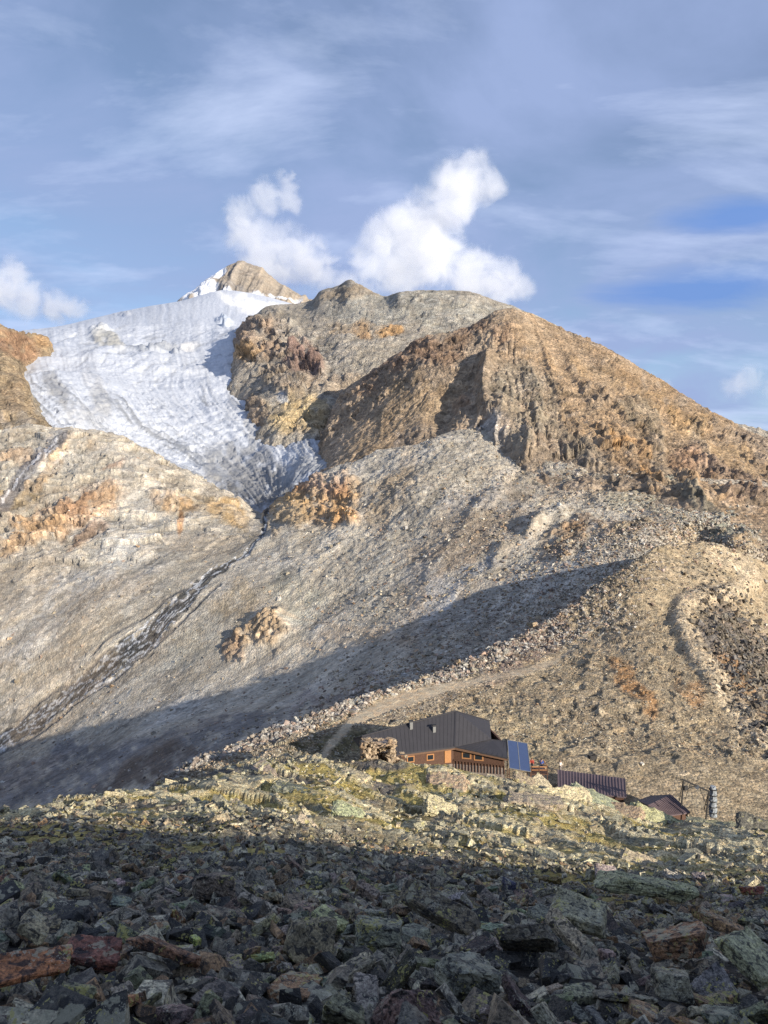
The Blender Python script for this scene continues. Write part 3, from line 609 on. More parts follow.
s.P = s.P + s.N * (d * smooth(.5, 1.3, s.t) * (1 - smooth(7.4, 8.1, s.t)))[..., None]
m = bpy.data.materials.new('glacier_ice'); t = nt(m)
out = N(t, 'ShaderNodeOutputMaterial'); bs = N(t, 'ShaderNodeBsdfPrincipled', Roughness=0.6)
at = N(t, 'ShaderNodeAttribute', attribute_name='Col'); g = N(t, 'ShaderNodeNewGeometry')
n1 = N(t, 'ShaderNodeTexNoise', Scale=.12, Detail=9.0, Roughness=0.7); L(t, g.outputs['Position'], n1.inputs['Vector'])
L(t, mixc(t, 1.0, at.outputs['Color'], ramp(t, n1.outputs[0], [(0.3, (.72, .75, .8)), (.6, (1.03, 1.03, 1.03))]), 'MULTIPLY'), bs.inputs['Base Color'])
bp = N(t, 'ShaderNodeBump', Strength=0.6, Distance=3.0); L(t, n1.outputs[0], bp.inputs['Height']); L(t, bp.outputs[0], bs.inputs['Normal']); L(t, bs.outputs[0], out.inputs[0])
build(s, 'glacier', m, np.clip(col, .01, 1))

# ------------------------------------------------------------------ far peak
PK = [(60, 420, 3700), (150, 340, 3700), (172, 312, 3700), (180, 300, 3700), (190, 293, 3700), (200, 286, 3700), (212, 277, 3700), (222, 269, 3700), (232, 264, 3700), (243, 262, 3700), (254, 265, 3700), (264, 271, 3700), (276, 282, 3700), (290, 290, 3700), (300, 296, 3700), (308, 301, 3700), (330, 330, 3700), (450, 420, 3700)]
FP = loft([
    [(60, 440, 2900), (200, 330, 2950), (300, 340, 2950), (450, 440, 2900)],
    [(60, 430, 3100), (170, 325, 3200), (200, 303, 3200), (240, 297, 3200), (280, 300, 3200), (312, 308, 3200), (450, 430, 3100)],
    [(60, 430, 3400), (172, 318, 3450), (195, 296, 3450), (225, 283, 3450), (245, 282, 3420), (262, 286, 3430), (290, 296, 3450), (310, 304, 3450), (450, 430, 3400)],
    PK, shift(PK, 12, 1.06), shift(PK, 60, 1.2)], 60, 450, 0.9, 0.6)
s = FP
col, rg = paint(s, (.36, .31, .25), [(262, 280, 16, 18, 20, (.40, .33, .25), .6), (225, 292, 22, 10, 0, (.27, .26, .25), .7), (295, 300, 16, 8, 10, (.38, .31, .23), .7), (175, 300, 12, 9, -30, (.33, .29, .23), .8)], 5)
snow = stripe([(222, 271), (210, 279), (198, 289), (188, 297), (184, 304)], 3.5, (.88, .90, .93), .95, 3, 3)
stripe([(215, 288), (205, 292), (200, 300)], 3.0, (.85, .88, .92), .9, 3, 3); stripe([(225, 298), (260, 302)], 3, (.88, .9, .93), .9, 3, 3); stripe([(270, 299), (300, 303)], .8, (.75, .78, .82), .8, 2, 3)
Q = np.stack([s.px + .45 * (s.py), s.py / 4.0, 0 * s.px], -1); g7 = fbm(Q, 6, 4, 93)
col *= (1 + .3 * g7 * (1 - snow))[..., None]
d = 32 * fbm(s.P, 240, 6, 94, ridged=True) + 22 * g7
s.P = s.P + s.N * (d * smooth(.2, 1, s.t) * (1 - .6 * smooth(2.5, 3, s.t)))[..., None]
build(s, 'far_peak', M_far, np.clip(col, .01, 1))

# ground sheet under everything, out to the horizon
mesh_np('valley_ground', np.array([(-9000, -3000, -330), (9000, -3000, -330), (9000, 14000, -330), (-9000, 14000, -330)], float), [(0, 1, 2, 3)], M_far, np.full((4, 3), .25))['kind'] = 'structure'

# ------------------------------------------------------------------ rocks
def hull(pts):
    bm = bmesh.new()
    for p in pts: bm.verts.new(p)
    r = bmesh.ops.convex_hull(bm, input=bm.verts[:])
    bmesh.ops.delete(bm, geom=[v for v in bm.verts if not v.link_faces], context='VERTS')
    return bm
def rock_pts(rs, dims, n=16):
    """corners of a broken block: slab faces with chipped corners"""
    P_ = []
    for sx in (-1, 1):
        for sy in (-1, 1):
            for sz in (-1, 1):
                c_ = np.array([sx, sy, sz]) * (1 - rs.random(3) * np.array([.45, .45, .3]))
                P_.append(c_)
                if rs.random() < .6: P_.append(c_ * np.array([1, .55 + .4 * rs.random(), 1]) + rs.normal(0, .05, 3))
    for _ in range(n - 12): P_.append(rs.uniform(-1, 1, 3) * np.array([1.05, 1.05, .8]))
    P_ = np.array(P_); P_[:, 2] += P_[:, 0] * rs.uniform(-.35, .35) + P_[:, 1] * rs.uniform(-.25, .25)
    return P_ * np.array(dims)
SHAPES = [((.55, .36, .10), 'slab'), ((.58, .30, .08), 'slab'), ((.55, .40, .13), 'slab'), ((.62, .2, .10), 'splinter'), ((.5, .36, .22), 'block'), ((.48, .4, .26), 'block'), ((.52, .33, .18), 'block'),
          ((.55, .42, .10), 'slab'), ((.5, .26, .18), 'wedge'), ((.5, .35, .2), 'wedge'), ((.46, .36, .30), 'block'), ((.5, .3, .15), 'slab')]
rs = np.random.default_rng(42)
LOW = []      # (verts, tris) for the countless small stones
for k in range(14):
    bm = hull(rock_pts(rs, SHAPES[k % 12][0], 13)); bmesh.ops.triangulate(bm, faces=bm.faces[:])
    bm.verts.ensure_lookup_table(); v = np.array([q.co[:] for q in bm.verts]); f = np.array([[q.index for q in fc.verts] for fc in bm.faces if len(fc.verts) == 3])
    bm.verts.index_update(); f = np.array([[q.index for q in fc.verts] for fc in bm.faces]); LOW.append((v, f)); bm.free()
def detailed(dims, seed, cuts=4, amp=1.0):
    r_ = np.random.default_rng(seed)
    bm = hull(rock_pts(r_, dims, 17))
    bmesh.ops.dissolve_limit(bm, angle_limit=.12, verts=bm.verts[:], edges=bm.edges[:])
    bmesh.ops.bevel(bm, geom=bm.edges[:], offset=.018, segments=1, affect='EDGES', clamp_overlap=True)
    bmesh.ops.triangulate(bm, faces=bm.faces[:])
    for _ in range(3):
        lng = [e for e in bm.edges if e.calc_length() > .055]
        if lng: bmesh.ops.subdivide_edges(bm, edges=lng, cuts=1 if _ else 2, use_grid_fill=True)
        bmesh.ops.triangulate(bm, faces=bm.faces[:])
    bm.normal_update(); bm.verts.ensure_lookup_table()
    V = np.array([q.co[:] for q in bm.verts]); Nn = np.array([q.normal[:] for q in bm.verts])
    Q_ = V + seed * 3.1
    lam = np.stack([Q_[:, 0] * 2, Q_[:, 1] * 2, Q_[:, 2] * 15], -1)          # schistosity: thin leaves
    dd = .040 * fbm(Q_, .35, 4, seed) + .020 * fbm(Q_, .11, 3, seed + 3, ridged=True) + .016 * fbm(lam, 1.0, 3, seed + 5)
    dd += .03 * np.round(fbm(Q_, .28, 2, seed + 8) * 3) / 3
    dd += .035 * facet(Q_, .16, seed + 9, aniso=(1, 1, 2.2)) + .018 * facet(Q_, .07, seed + 10, aniso=(1, 1, 2.5))
    V = V + Nn * (dd * amp)[:, None]
    bm.verts.index_update()
    f = np.array([[q.index for q in fc.verts] for fc in bm.faces]); bm.free()
    return V, f
PROTO = []
for k in range(12):
    v, f = detailed(SHAPES[k][0], 100 + k, amp=.5)
    o = mesh_np('boulder', v, f, M_rock_o, None, False); PROTO.append(o.data); bpy.data.objects.remove(o)

def basis(n, yaw, tilt, tdir):
    """orientation: z leans from the ground normal by tilt towards tdir"""
    z = Vector(n).normalized(); ax = Vector((math.cos(tdir), math.sin(tdir), 0)); z = (Matrix.Rotation(tilt, 3, ax) @ z).normalized()
    x = Vector((math.cos(yaw), math.sin(yaw), 0)); x = (x - z * x.dot(z)).normalized(); y = z.cross(x)
    return Matrix((x, y, z)).transposed()

def scatter(name, sh, weight, n, smin, smax, power, cols, label, cat, flat=1.0, sink=.15, tilt=.45, mat=None, pixel=True, colmul=None):
    """many loose stones on a sheet as ONE stuff object"""
    w_ = weight.copy(); w_[0] = w_[-1] = 0
    if not pixel: w_ = w_ * sh.Y ** 2
    w_ = (w_ / w_.sum()).ravel(); cum = np.cumsum(w_)
    i = np.clip(np.searchsorted(cum, RNG.random(n)), 0, w_.size - 1)
    P_ = sh.P.reshape(-1, 3)[i]; N_ = sh.N.reshape(-1, 3)[i]; N_ = np.where(N_[:, 2:3] < 0, -N_, N_)
    P_ = P_ + RNG.normal(0, .4, P_.shape) * np.array([1, 1, 0]) * (.6 if name == 'scree' and sh.px is gx else P_[:, 1:2] / 300)
    sz = smin * (1 - RNG.random(n) * (1 - (smin / smax) ** power)) ** (-1 / power)
    z = N_ * .6 + np.array([0, 0, .4]) + RNG.normal(0, tilt, (n, 3)); z /= np.linalg.norm(z, axis=1, keepdims=True)
    x = RNG.normal(0, 1, (n, 3)); x -= z * (x * z).sum(1, keepdims=True); x /= np.linalg.norm(x, axis=1, keepdims=True); y = np.cross(z, x)
    cc = np.array(cols)[RNG.integers(0, len(cols), n)] * RNG.uniform(.65, 1.4, (n, 1))
    if colmul is not None: cc = cc * colmul
    VV, FF, CC = [], [], []; base = 0; kind = RNG.integers(0, len(LOW), n)
    for k, (v, f) in enumerate(LOW):
        q = np.where(kind == k)[0]
        if not len(q): continue
        sc_ = sz[q][:, None] * np.stack([RNG.uniform(.8, 1.2, len(q)), RNG.uniform(.8, 1.2, len(q)), RNG.uniform(.8, 1.5, len(q)) * flat], 1)
        loc = v[None] * sc_[:, None, :]
        w = loc[..., 0:1] * x[q][:, None] + loc[..., 1:2] * y[q][:, None] + loc[..., 2:3] * z[q][:, None] + (P_[q] - np.array([0, 0, 1]) * sz[q][:, None] * (sink - .12))[:, None]
        VV.append(w.reshape(-1, 3)); FF.append((f[None] + (np.arange(len(q)) * len(v))[:, None, None] + base).reshape(-1, 3)); CC.append(np.repeat(cc[q], len(v), 0)); base += len(q) * len(v)
    o = mesh_np(name, np.concatenate(VV), np.concatenate(FF), mat or M_rock_a, np.concatenate(CC), False)
    return tag(o, label, cat, None, 'stuff')

def proj(P_): return CX + F * P_[..., 0] / P_[..., 1], HY - F * P_[..., 2] / P_[..., 1]
for sh in (FG, MO, VA): sh.qx, sh.qy = proj(sh.P)
def locate(sh, px, py, ymin=0, ymax=1e9):
    d2 = (sh.qx - px) ** 2 + (sh.qy - py) ** 2 + np.where((sh.Y < ymin) | (sh.Y > ymax), 1e6, 0)
    i = np.unravel_index(np.argmin(d2), d2.shape); n = sh.N[i]
    return Vector(sh.P[i]), Vector(n if n[2] > 0 else -n)

DK = [(.21, .192, .155), (.125, .117, .10), (.25, .205, .15), (.07, .067, .06), (.29, .27, .22)]
vis = ((FG.px > -60) & (FG.px < 830)).astype(float)
nearw = np.maximum(vis, ((FG.px > -450) & (FG.px < 1290) & (FG.Y < 16)) * 1.0) * (FG.Y > 2.3) * (1 - smooth(44, 52, FG.Y))
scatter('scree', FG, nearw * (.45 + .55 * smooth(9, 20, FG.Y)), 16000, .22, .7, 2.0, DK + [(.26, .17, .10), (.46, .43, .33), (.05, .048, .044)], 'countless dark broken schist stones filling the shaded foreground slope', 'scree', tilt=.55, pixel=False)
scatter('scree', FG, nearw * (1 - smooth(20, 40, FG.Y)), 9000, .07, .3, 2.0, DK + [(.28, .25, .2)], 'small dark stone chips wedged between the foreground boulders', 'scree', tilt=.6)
PALE = [(.46, .43, .30), (.41, .39, .285), (.50, .44, .30), (.27, .26, .20), (.40, .33, .23), (.18, .17, .145)]
bandw = vis * smooth(40, 50, FG.Y) * (FG.t < 8.3)
clump = smooth(-.15, .35, fbm(FG.P, 6.0, 3, 311))
scatter('rubble', FG, bandw * (.1 + clump), 6000, .22, 1.5, 2.1, PALE, 'pale lichened stones strewn over the sunlit mossy ridge', 'rubble', tilt=.4, pixel=True)
BRN = [(.36, .30, .21), (.31, .26, .19), (.40, .35, .26), (.33, .24, .16), (.27, .235, .19), (.42, .385, .31)]
GRY = [(.36, .33, .27), (.40, .37, .32), (.30, .26, .215), (.33, .25, .20), (.25, .215, .185), (.44, .41, .36)]
mv = ((MO.px > -60) & (MO.px < 830)) * (MO.t > 1.2) * (MO.t < 4.2)
pcl = 1 - np.clip(pc, 0, 1)
scatter('rubble', MO, mv * pcl * (.25 + smooth(-.3, .4, fbm(MO.P, 12, 4, 312))), 30000, .20, .9, 2.4, BRN, 'tan stones covering the sunlit moraine slope behind the hut', 'rubble', mat=M_dry, tilt=.5)
rimw = mv * pcl * smooth(2.7, 3.2, MO.t) * (1 - .75 * smooth(590, 650, MO.px)) * smooth(140, 200, MO.px)
scatter('rubble', MO, rimw, 7000, .45, 1.7, 2.3, GRY, 'light grey and reddish blocks heaped along the moraine rim', 'rubble', mat=M_dry, tilt=.6, flat=1.25)
dkw = mv * np.exp(-((MO.px - 735 - .4 * (MO.py - 640)) / 26.) ** 2 - ((MO.py - 650) / 55.) ** 2)
scatter('rubble', MO, dkw, 2600, .5, 2.2, 2.0, [(.17, .15, .12), (.2, .17, .13), (.14, .13, .12)], 'dark jagged blocks beside the cart track', 'rubble', mat=M_dry, tilt=.7, flat=1.5)
vv_ = ((VA.px > -60) & (VA.px < 830)) * (VA.t > .9) * (VA.t < 5) * (1 - np.clip(stream_mask, 0, 1))
vz = smooth(280, 420, VA.px) * .9 + .12
scatter('rubble', VA, vv_ * vz * (.3 + smooth(-.2, .5, fbm(VA.P, 22, 4, 313))), 20000, .5, 2.6, 2.5, GRY + BRN, 'loose blocks scattered over the scree below the mountain', 'rubble', mat=M_dry, tilt=.5, flat=1.2)
shw = vv_ * (VA.t < 2.1) * (.1 + smooth(380, 460, VA.px))
scatter('rubble', VA, shw, 7000, .4, 1.9, 2.2, GRY, 'grey blocks lying in the shaded gully behind the moraine rim', 'rubble', mat=M_dry, tilt=.5, flat=1.2)

HS = Sheet(); HS.P = HP; HS.Y = np.hypot(gx, gyy); HS.px = gx; HS.N = normals(HS)
hw_ = ((HS.Y > 2.2) & (HS.Y < 34) & ((gyy < 2.0) | (gx > 1.05 * gyy + 1) | (gx < -1.05 * gyy - 1))).astype(float) / np.maximum(HS.Y, 4)
scatter('scree', HS, hw_, 9000, .25, .9, 2.0, DK + [(.26, .17, .10), (.46, .43, .33)], 'broken stones covering the hillside around and behind the viewpoint', 'scree', tilt=.55)
# named boulders of the near scree -------------------------------------------
GB = 'boulders of the dark foreground scree'
placed = []
def put_rock(px, py, size, shape, colr, label, yaw=None, tilt=.35, tdir=None, lift=.12, stretch=(1, 1, 1), name='boulder', group=GB, cat='boulder', sheet=None, n_over=None, **kw):
    P_, n = locate(sheet or FG, px, py, **kw)
    k = shape if isinstance(shape, int) else [i for i, q in enumerate(SHAPES) if q[1] == shape][random.randrange(sum(q[1] == shape for q in SHAPES))]
    o = bpy.data.objects.new(name, PROTO[k]); C.objects.link(o)
    o.location = P_ + Vector((0, 0, 1)) * size * (lift - .08)
    o.rotation_euler = basis(n_over or n, random.uniform(0, 6.28) if yaw is None else yaw, tilt, random.uniform(0, 6.28) if tdir is None else tdir).to_euler()
    o.scale = (size * stretch[0], size * stretch[1], size * stretch[2])
    o.color = (*colr, 1); tag(o, label, cat, group)
    return o, P_
LM = []   # landmarks others are described by
def special(px, py, wpx, shape, colr, label, short, **kw):
    P_, n = locate(FG, px, py); size = wpx / F * P_.y
    o, P_ = put_rock(px, py, size, shape, colr, label, **kw); LM.append((px, py, short)); placed.append((px, py, wpx * .8)); placed.append((px, py + wpx * .3, wpx * .6)); return o
special(26, 1000, 92, 1, (0.460, 0.205, 0.097), 'rust orange slab tilted up at the left edge of the dark scree', 'the rust orange slab', yaw=.35, tilt=.6, tdir=.3, lift=0.44, stretch=(.85, .75, .6))
special(92, 972, 58, 0, (0.224, 0.097, 0.072), 'dark red brown slab lying right of the rust orange slab', 'the dark red slab', yaw=.0, tilt=.55, tdir=.2, lift=0.46)
special(165, 975, 66, 1, (0.296, 0.162, 0.097), 'flat brown slab with orange edge, right of the dark red slab', 'the flat brown slab', yaw=.05, tilt=.2, lift=0.44)
special(116, 1018, 44, 0, (0.382, 0.187, 0.104), 'orange stone cut by the bottom edge of the photo', 'the orange bottom stone', tilt=.3, lift=0.39)
special(312, 962, 56, 9, (0.253, 0.219, 0.146), 'upright block capped with yellow lichen, centre left of the foreground', 'the yellow capped block', tilt=.15, lift=0.49, stretch=(1, 1, 1.8))
special(328, 942, 40, 6, (0.521, 0.539, 0.274), 'yellow ochre lichen covered stone perched on the upright block', 'the yellow capped block', tilt=.3, lift=0.59)
special(378, 955, 54, 10, (0.294, 0.300, 0.227), 'grey green lichened block right of the yellow capped block', 'the grey green block', tilt=.2, lift=0.44)
special(440, 935, 70, 3, (0.201, 0.170, 0.119), 'slab leaning left to right with a cream coloured upper edge', 'the leaning cream edged slab', yaw=-.5, tilt=.8, tdir=.1, lift=0.49)
special(419, 921, 22, 8, (0.536, 0.428, 0.273), 'small cream stone on top of the leaning slab', 'the small cream stone', tilt=.5, lift=0.74)
special(645, 934, 92, 1, (0.425, 0.428, 0.259), 'long flat slab frosted with yellow green lichen, right of centre', 'the long frosted slab', yaw=-.08, tilt=.12, lift=0.59)
special(578, 942, 62, 2, (0.372, 0.350, 0.236), 'tilted slab with pale lichen top, left of the long frosted slab', 'the pale topped slab', yaw=-.2, tilt=.45, tdir=.1, lift=0.54)
special(572, 962, 50, 3, (0.504, 0.423, 0.305), 'narrow pale splinter of rock pointing up left', 'the pale splinter', yaw=-.85, tilt=.9, tdir=.2, lift=0.64)
special(675, 968, 64, 6, (0.386, 0.226, 0.130), 'orange brown block below the long frosted slab', 'the orange brown block', tilt=.3, lift=0.49)
special(722, 945, 48, 3, (0.454, 0.291, 0.160), 'rusty splinter slanting down right beside the long frosted slab', 'the rusty splinter', yaw=-.6, tilt=.4, lift=0.54)
special(752, 985, 66, 2, (0.460, 0.461, 0.290), 'green yellow streaked slab at the right edge of the foreground', 'the green streaked slab', yaw=-.9, tilt=.7, tdir=.4, lift=0.49)
special(675, 1006, 56, 4, (0.258, 0.250, 0.195), 'grey block with a pale green lichen disc near the bottom edge', 'the lichen disc block', tilt=.2, lift=0.44)
special(262, 972, 26, 0, (0.449, 0.546, 0.256), 'small stone coated in bright green lichen', 'the bright green stone', tilt=.4, lift=0.64)
special(196, 950, 14, 4, (0.519, 0.604, 0.173), 'tiny stone with a vivid yellow green lichen spot', 'the yellow green spotted stone', tilt=.3, lift=0.74)
special(215, 905, 46, 5, (0.219, 0.180, 0.147), 'large brown rounded block in the upper left scree', 'the brown rounded block', tilt=.2, lift=0.49)
special(35, 945, 40, 2, (0.338, 0.301, 0.204), 'pale striped slab above the rust orange slab', 'the pale striped slab', tilt=.6, lift=0.54)
special(480, 887, 11, 0, (0.544, 0.557, 0.573), 'small white stone at the upper edge of the shaded scree', 'the small white stone', tilt=.7, lift=1.04)
special(509, 896, 16, 5, (0.076, 0.081, 0.144), 'blue black stone right of the small white stone', 'the blue black stone', tilt=.4, lift=0.84)
special(752, 906, 22, 6, (0.315, 0.109, 0.084), 'dull red stone near the right edge of the scree', 'the dull red stone', tilt=.3, lift=0.74)
special(525, 965, 60, 7, (0.188, 0.170, 0.139), 'broad dark slab in the middle of the right foreground', 'the broad dark slab', tilt=.5, lift=0.49)
special(470, 1000, 64, 5, (0.244, 0.250, 0.208), 'mint speckled block near the bottom centre', 'the mint speckled block', tilt=.3, lift=0.44)
special(620, 905, 40, 7, (0.204, 0.171, 0.146), 'flat brown grey slab near the shadow edge, right of centre', 'the flat brown grey slab', tilt=.15, lift=0.64)
P_, _n = locate(FG, 741, 886)
o = bpy.data.objects.new('marker_stone', PROTO[5]); C.objects.link(o); o.location = P_ + Vector((0, 0, .35)); o.scale = (.55, .5, .75); o.color = (.85, .85, .85, 1)
mw = simple_mat('white_paint', (.8, .8, .8), .6, var=.06); pm_ = PROTO[5].copy(); pm_.materials.clear(); pm_.materials.append(mw); o.data = pm_
tag(o, 'white painted marker stone at the edge of the shadow on the right', 'marker stone')

CW = [((.21, .19, .15), 'grey brown'), ((.08, .076, .066), 'charcoal'), ((.25, .20, .14), 'brown'), ((.27, .252, .205), 'ash grey'), ((.22, .22, .16), 'greenish'), ((.40, .37, .29), 'pale grey'), ((.29, .175, .10), 'rusty brown'), ((.34, .325, .22), 'lichen mottled')]
cand = []; tries = 0
while len(cand) < 274 and tries < 60000:
    tries += 1
    u = random.random(); py = 1040 - 165 * u ** 1.05; px = random.uniform(-20, 788)
    P_, n = None, None
    wp = random.uniform(30, 74) * (1 - .66 * (1040 - py) / 165) + 5
    if all((px - a) ** 2 + ((py - b) * 1.7) ** 2 > ((wp + c) * .42 if tries < 30000 else (wp + c) * .32) ** 2 * (1 if c else 1) for a, b, c in placed):
        placed.append((px, py, wp)); cand.append((px, py, wp))
used_labels = {}
for px, py, wp in cand:
    ci = random.choices(range(8), [5, 5, 4, 4, 3, 3, 1.2, 2])[0]; colr, cname = CW[ci]
    colr = tuple(v * random.uniform(.85, 1.2) for v in colr)
    shp = random.choices(['slab', 'block', 'wedge', 'splinter'], [7, 1.6, 2, 1.6])[0]
    tl = abs(random.gauss(.55, .35)); P_, n = locate(FG, px, py); size = wp / F * P_.y
    szw = 'large' if wp > 52 else ('medium' if wp > 30 else 'small'); tw = 'steeply tilted ' if tl > .7 else ('flat lying ' if tl < .15 else '')
    best = None
    for lx, ly, ln in sorted(LM, key=lambda q: (q[0] - px) ** 2 + (q[1] - py) ** 2 * 2)[:6]:
        dx, dy = px - lx, (py - ly) * 1.6; r_ = math.hypot(dx, dy); a = math.degrees(math.atan2(-dy, dx)) % 360
        dr = ['right of', 'behind and right of', 'behind', 'behind and left of', 'left of', 'in front and left of', 'in front of', 'in front and right of'][int((a + 22.5) // 45) % 8]
        dw = 'close ' if r_ < 40 else ('a bit ' if r_ < 85 else 'far ')
        lb = f"{szw} {tw}{cname} {shp} {dw}{dr} {ln}"
        if len(lb.split()) <= 16 and lb not in used_labels: best = lb; break
    if best is None: best = lb
    used_labels[best] = 1
    st = (random.uniform(.85, 1.25), random.uniform(.8, 1.2), random.uniform(.8, 1.4))
    put_rock(px, py, size * .9, shp, colr, best, tilt=tl, lift=random.uniform(.15, .42), stretch=st)
print('boulders', len(cand), 'unique', len(used_labels))

# pale slabs and outcrops on the sunlit ridge ----------------------------------
PALE = [(.50, .44, .30), (.44, .40, .28), (.52, .45, .31), (.31, .28, .21), (.42, .35, .24)]
GO = 'pale outcrops on the sunlit ridge'
BIG = []
for k in range(5):
    v, f = detailed([(.5, .26, .15), (.5, .3, .2), (.46, .34, .26), (.5, .22, .12), (.42, .36, .3)][k], 300 + k, amp=.9)
    o = mesh_np('outcrop', v, f, M_rock_o, None, False); BIG.append(o.data); bpy.data.objects.remove(o)
sunny = (0.16, -.32, .92)
OUT = [(478, 794, 62, 0, 'large pale slab below the hut terrace'), (447, 786, 44, 1, 'cracked slab below the hut wall'), (508, 790, 50, 3, 'long slanting slab below the blue solar panels'), (532, 802, 56, 0, 'pale slab left of the brown shed'), (566, 800, 46, 3, 'slab running down under the front of the long shed'),
       (596, 801, 58, 0, 'bare whitish slab against the long shed'), (523, 781, 24, 2, 'squat block at the foot of the solar panels'), (541, 780, 22, 4, 'upright block below the terrace'), (346, 815, 34, 2, 'squarish pale block in the left ridge meadow'), (328, 776, 36, 1, 'slanted slab group left of the stone shelter'),
       (352, 776, 34, 0, 'slab directly below the stone shelter'), (306, 826, 26, 4, 'lone grey block above the shadow edge on the left'), (376, 794, 44, 0, 'pinkish slab in the middle of the ridge'), (408, 776, 40, 1, 'rock step in front of the orange hut wall'), (424, 790, 34, 3, 'narrow slab beside the rock step'),
       (545, 857, 26, 2, 'dark triangular block above the shadow edge'), (728, 835, 84, 3, 'long flat greenish slab below the cableway frame'), (714, 852, 70, 3, 'second flat greenish slab below the cableway frame'), (655, 822, 54, 0, 'slab in front of the small shed'), (625, 812, 40, 1, 'slab between the two sheds'),
       (690, 832, 26, 2, 'rounded pale rock at the foot of the cableway frame'), (755, 830, 40, 2, 'dark block at the right end of the ridge'), (290, 765, 34, 0, 'slab on the crest above the shaded hollow'), (262, 772, 30, 1, 'blocky rock on the crest left of the hollow'), (235, 776, 30, 2, 'pale crest rock left of the hollow'),
       (212, 782, 26, 1, 'broken crest rock above the valley'), (190, 790, 24, 4, 'small crest knob above the valley'), (165, 800, 22, 1, 'low crest rock near the left end'), (290, 790, 40, 0, 'tan slab above the dark grass hollow'), (440, 812, 40, 1, 'lichened slab in the middle of the yellow meadow'),
       (500, 822, 44, 0, 'broad lichened slab right of the yellow meadow'), (590, 832, 42, 1, 'split rock in the right meadow'), (618, 845, 34, 2, 'angular rock above the shadow edge on the right'), (470, 845, 36, 1, 'cluster rock near the lower meadow edge'), (395, 838, 34, 2, 'knobbly rock above the central shadow edge'),
       (640, 862, 40, 0, 'cream slab on the lower right meadow'), (570, 874, 34, 1, 'low slab right above the scree'), (680, 880, 36, 0, 'pale slab at the lower right shadow edge'), (262, 806, 26, 1, 'yellowish rock on the left meadow'), (130, 812, 22, 1, 'low rock at the left end of the ridge')]
for k, (px, py, wp, b, lb) in enumerate(OUT):
    P_, n = locate(FG, px, py, ymin=40); size = wp / F * P_.y * 1.1
    o = bpy.data.objects.new('outcrop', BIG[b]); C.objects.link(o)
    o.location = P_ + Vector((0, 0, -size * .02)); yaw = math.radians(random.gauss(-22, 14))
    z = Vector(sunny) + Vector((random.gauss(0, .18), random.gauss(0, .18), 0)); z.normalize(); x = Vector((math.cos(yaw), math.sin(yaw) , -.25)); x = (x - z * x.dot(z)).normalized(); y = z.cross(x)
    o.rotation_euler = Matrix((x, y, z)).transposed().to_euler(); o.scale = (size, size * random.uniform(.8, 1.1), size * random.uniform(.45, .75))
    cc = random.choice(PALE[:5]); 
    if 'dark' in lb: cc = (.12, .12, .11)
    if 'pink' in lb: cc = (.42, .36, .29)
    if 'whitish' in lb or 'pale' in lb: cc = (.37, .355, .27)
    if 'green' in lb: cc = (.26, .265, .19)
    o.color = (*[v * random.uniform(.92, 1.12) for v in cc], 1); tag(o, lb, 'rock outcrop', GO)
# ------------------------------------------------------------------ hut and the things round it
def part(name, V, Fc, mat, parent=None, origin=(0, 0, 0), smooth_=False):
    me = bpy.data.meshes.new(name); me.from_pydata([tuple(Vector(v) - Vector(origin)) for v in V], [], Fc); me.update()
    bm = bmesh.new(); bm.from_mesh(me); bmesh.ops.recalc_face_normals(bm, faces=bm.faces[:]); bm.to_mesh(me); bm.free()
    me.materials.append(mat); o = bpy.data.objects.new(name, me); C.objects.link(o)
    if parent: o.parent = parent
    if smooth_:
        for p in me.polygons: p.use_smooth = True
    return o
class MB:
    def __init__(s): s.V, s.F = [], []
    def add(s, V, Fc): b = len(s.V); s.V += [Vector(v) for v in V]; s.F += [[i + b for i in f] for f in Fc]; return s
    def prism(s, poly, off):
        """polygon extruded by vector off"""
        n = len(poly); off = Vector(off); V = [Vector(p) for p in poly] + [Vector(p) + off for p in poly]
        return s.add(V, [list(range(n))[::-1], list(range(n, 2 * n))] + [[i, (i + 1) % n, n + (i + 1) % n, n + i] for i in range(n)])
    def bar(s, a, b, w, h=None, up=(0, 0, 1)):
        a, b = Vector(a), Vector(b); h = h or w; d = (b - a).normalized(); u = Vector(up)
        if abs(d.dot(u)) > .95: u = Vector((1, 0, 0))
        x = d.cross(u).normalized() * w / 2; y = x.cross(d).normalized() * h / 2
        return s.prism([a - x - y, a + x - y, a + x + y, a - x + y], b - a)
    def box(s, c, d, rz=0):
        c = Vector(c); R_ = Matrix.Rotation(rz, 3, 'Z'); q = [c + R_ @ Vector((sx * d[0] / 2, sy * d[1] / 2, -d[2] / 2)) for sx, sy in ((-1, -1), (1, -1), (1, 1), (-1, 1))]
        return s.prism(q, (0, 0, d[2]))
    def cyl(s, a, b, r0, r1=None, n=12):
        a, b = Vector(a), Vector(b); r1 = r0 if r1 is None else r1; d = (b - a).normalized(); u = Vector((0, 0, 1)) if abs(d.z) < .9 else Vector((1, 0, 0))
        x = d.cross(u).normalized(); y = x.cross(d)
        V = [a + (x * math.cos(t_) + y * math.sin(t_)) * r0 for t_ in [k * 2 * math.pi / n for k in range(n)]] + [b + (x * math.cos(t_) + y * math.sin(t_)) * r1 for t_ in [k * 2 * math.pi / n for k in range(n)]]
        return s.add(V, [list(range(n))[::-1], list(range(n, 2 * n))] + [[i, (i + 1) % n, n + (i + 1) % n, n + i] for i in range(n)])
    def build(s, name, mat, parent=None, smooth_=False):
        return part(name, s.V, s.F, mat, parent, parent_origin(parent), smooth_)
def parent_origin(p):
    o = Vector((0, 0, 0))
    while p is not None: o += p.location; p = p.parent
    return o
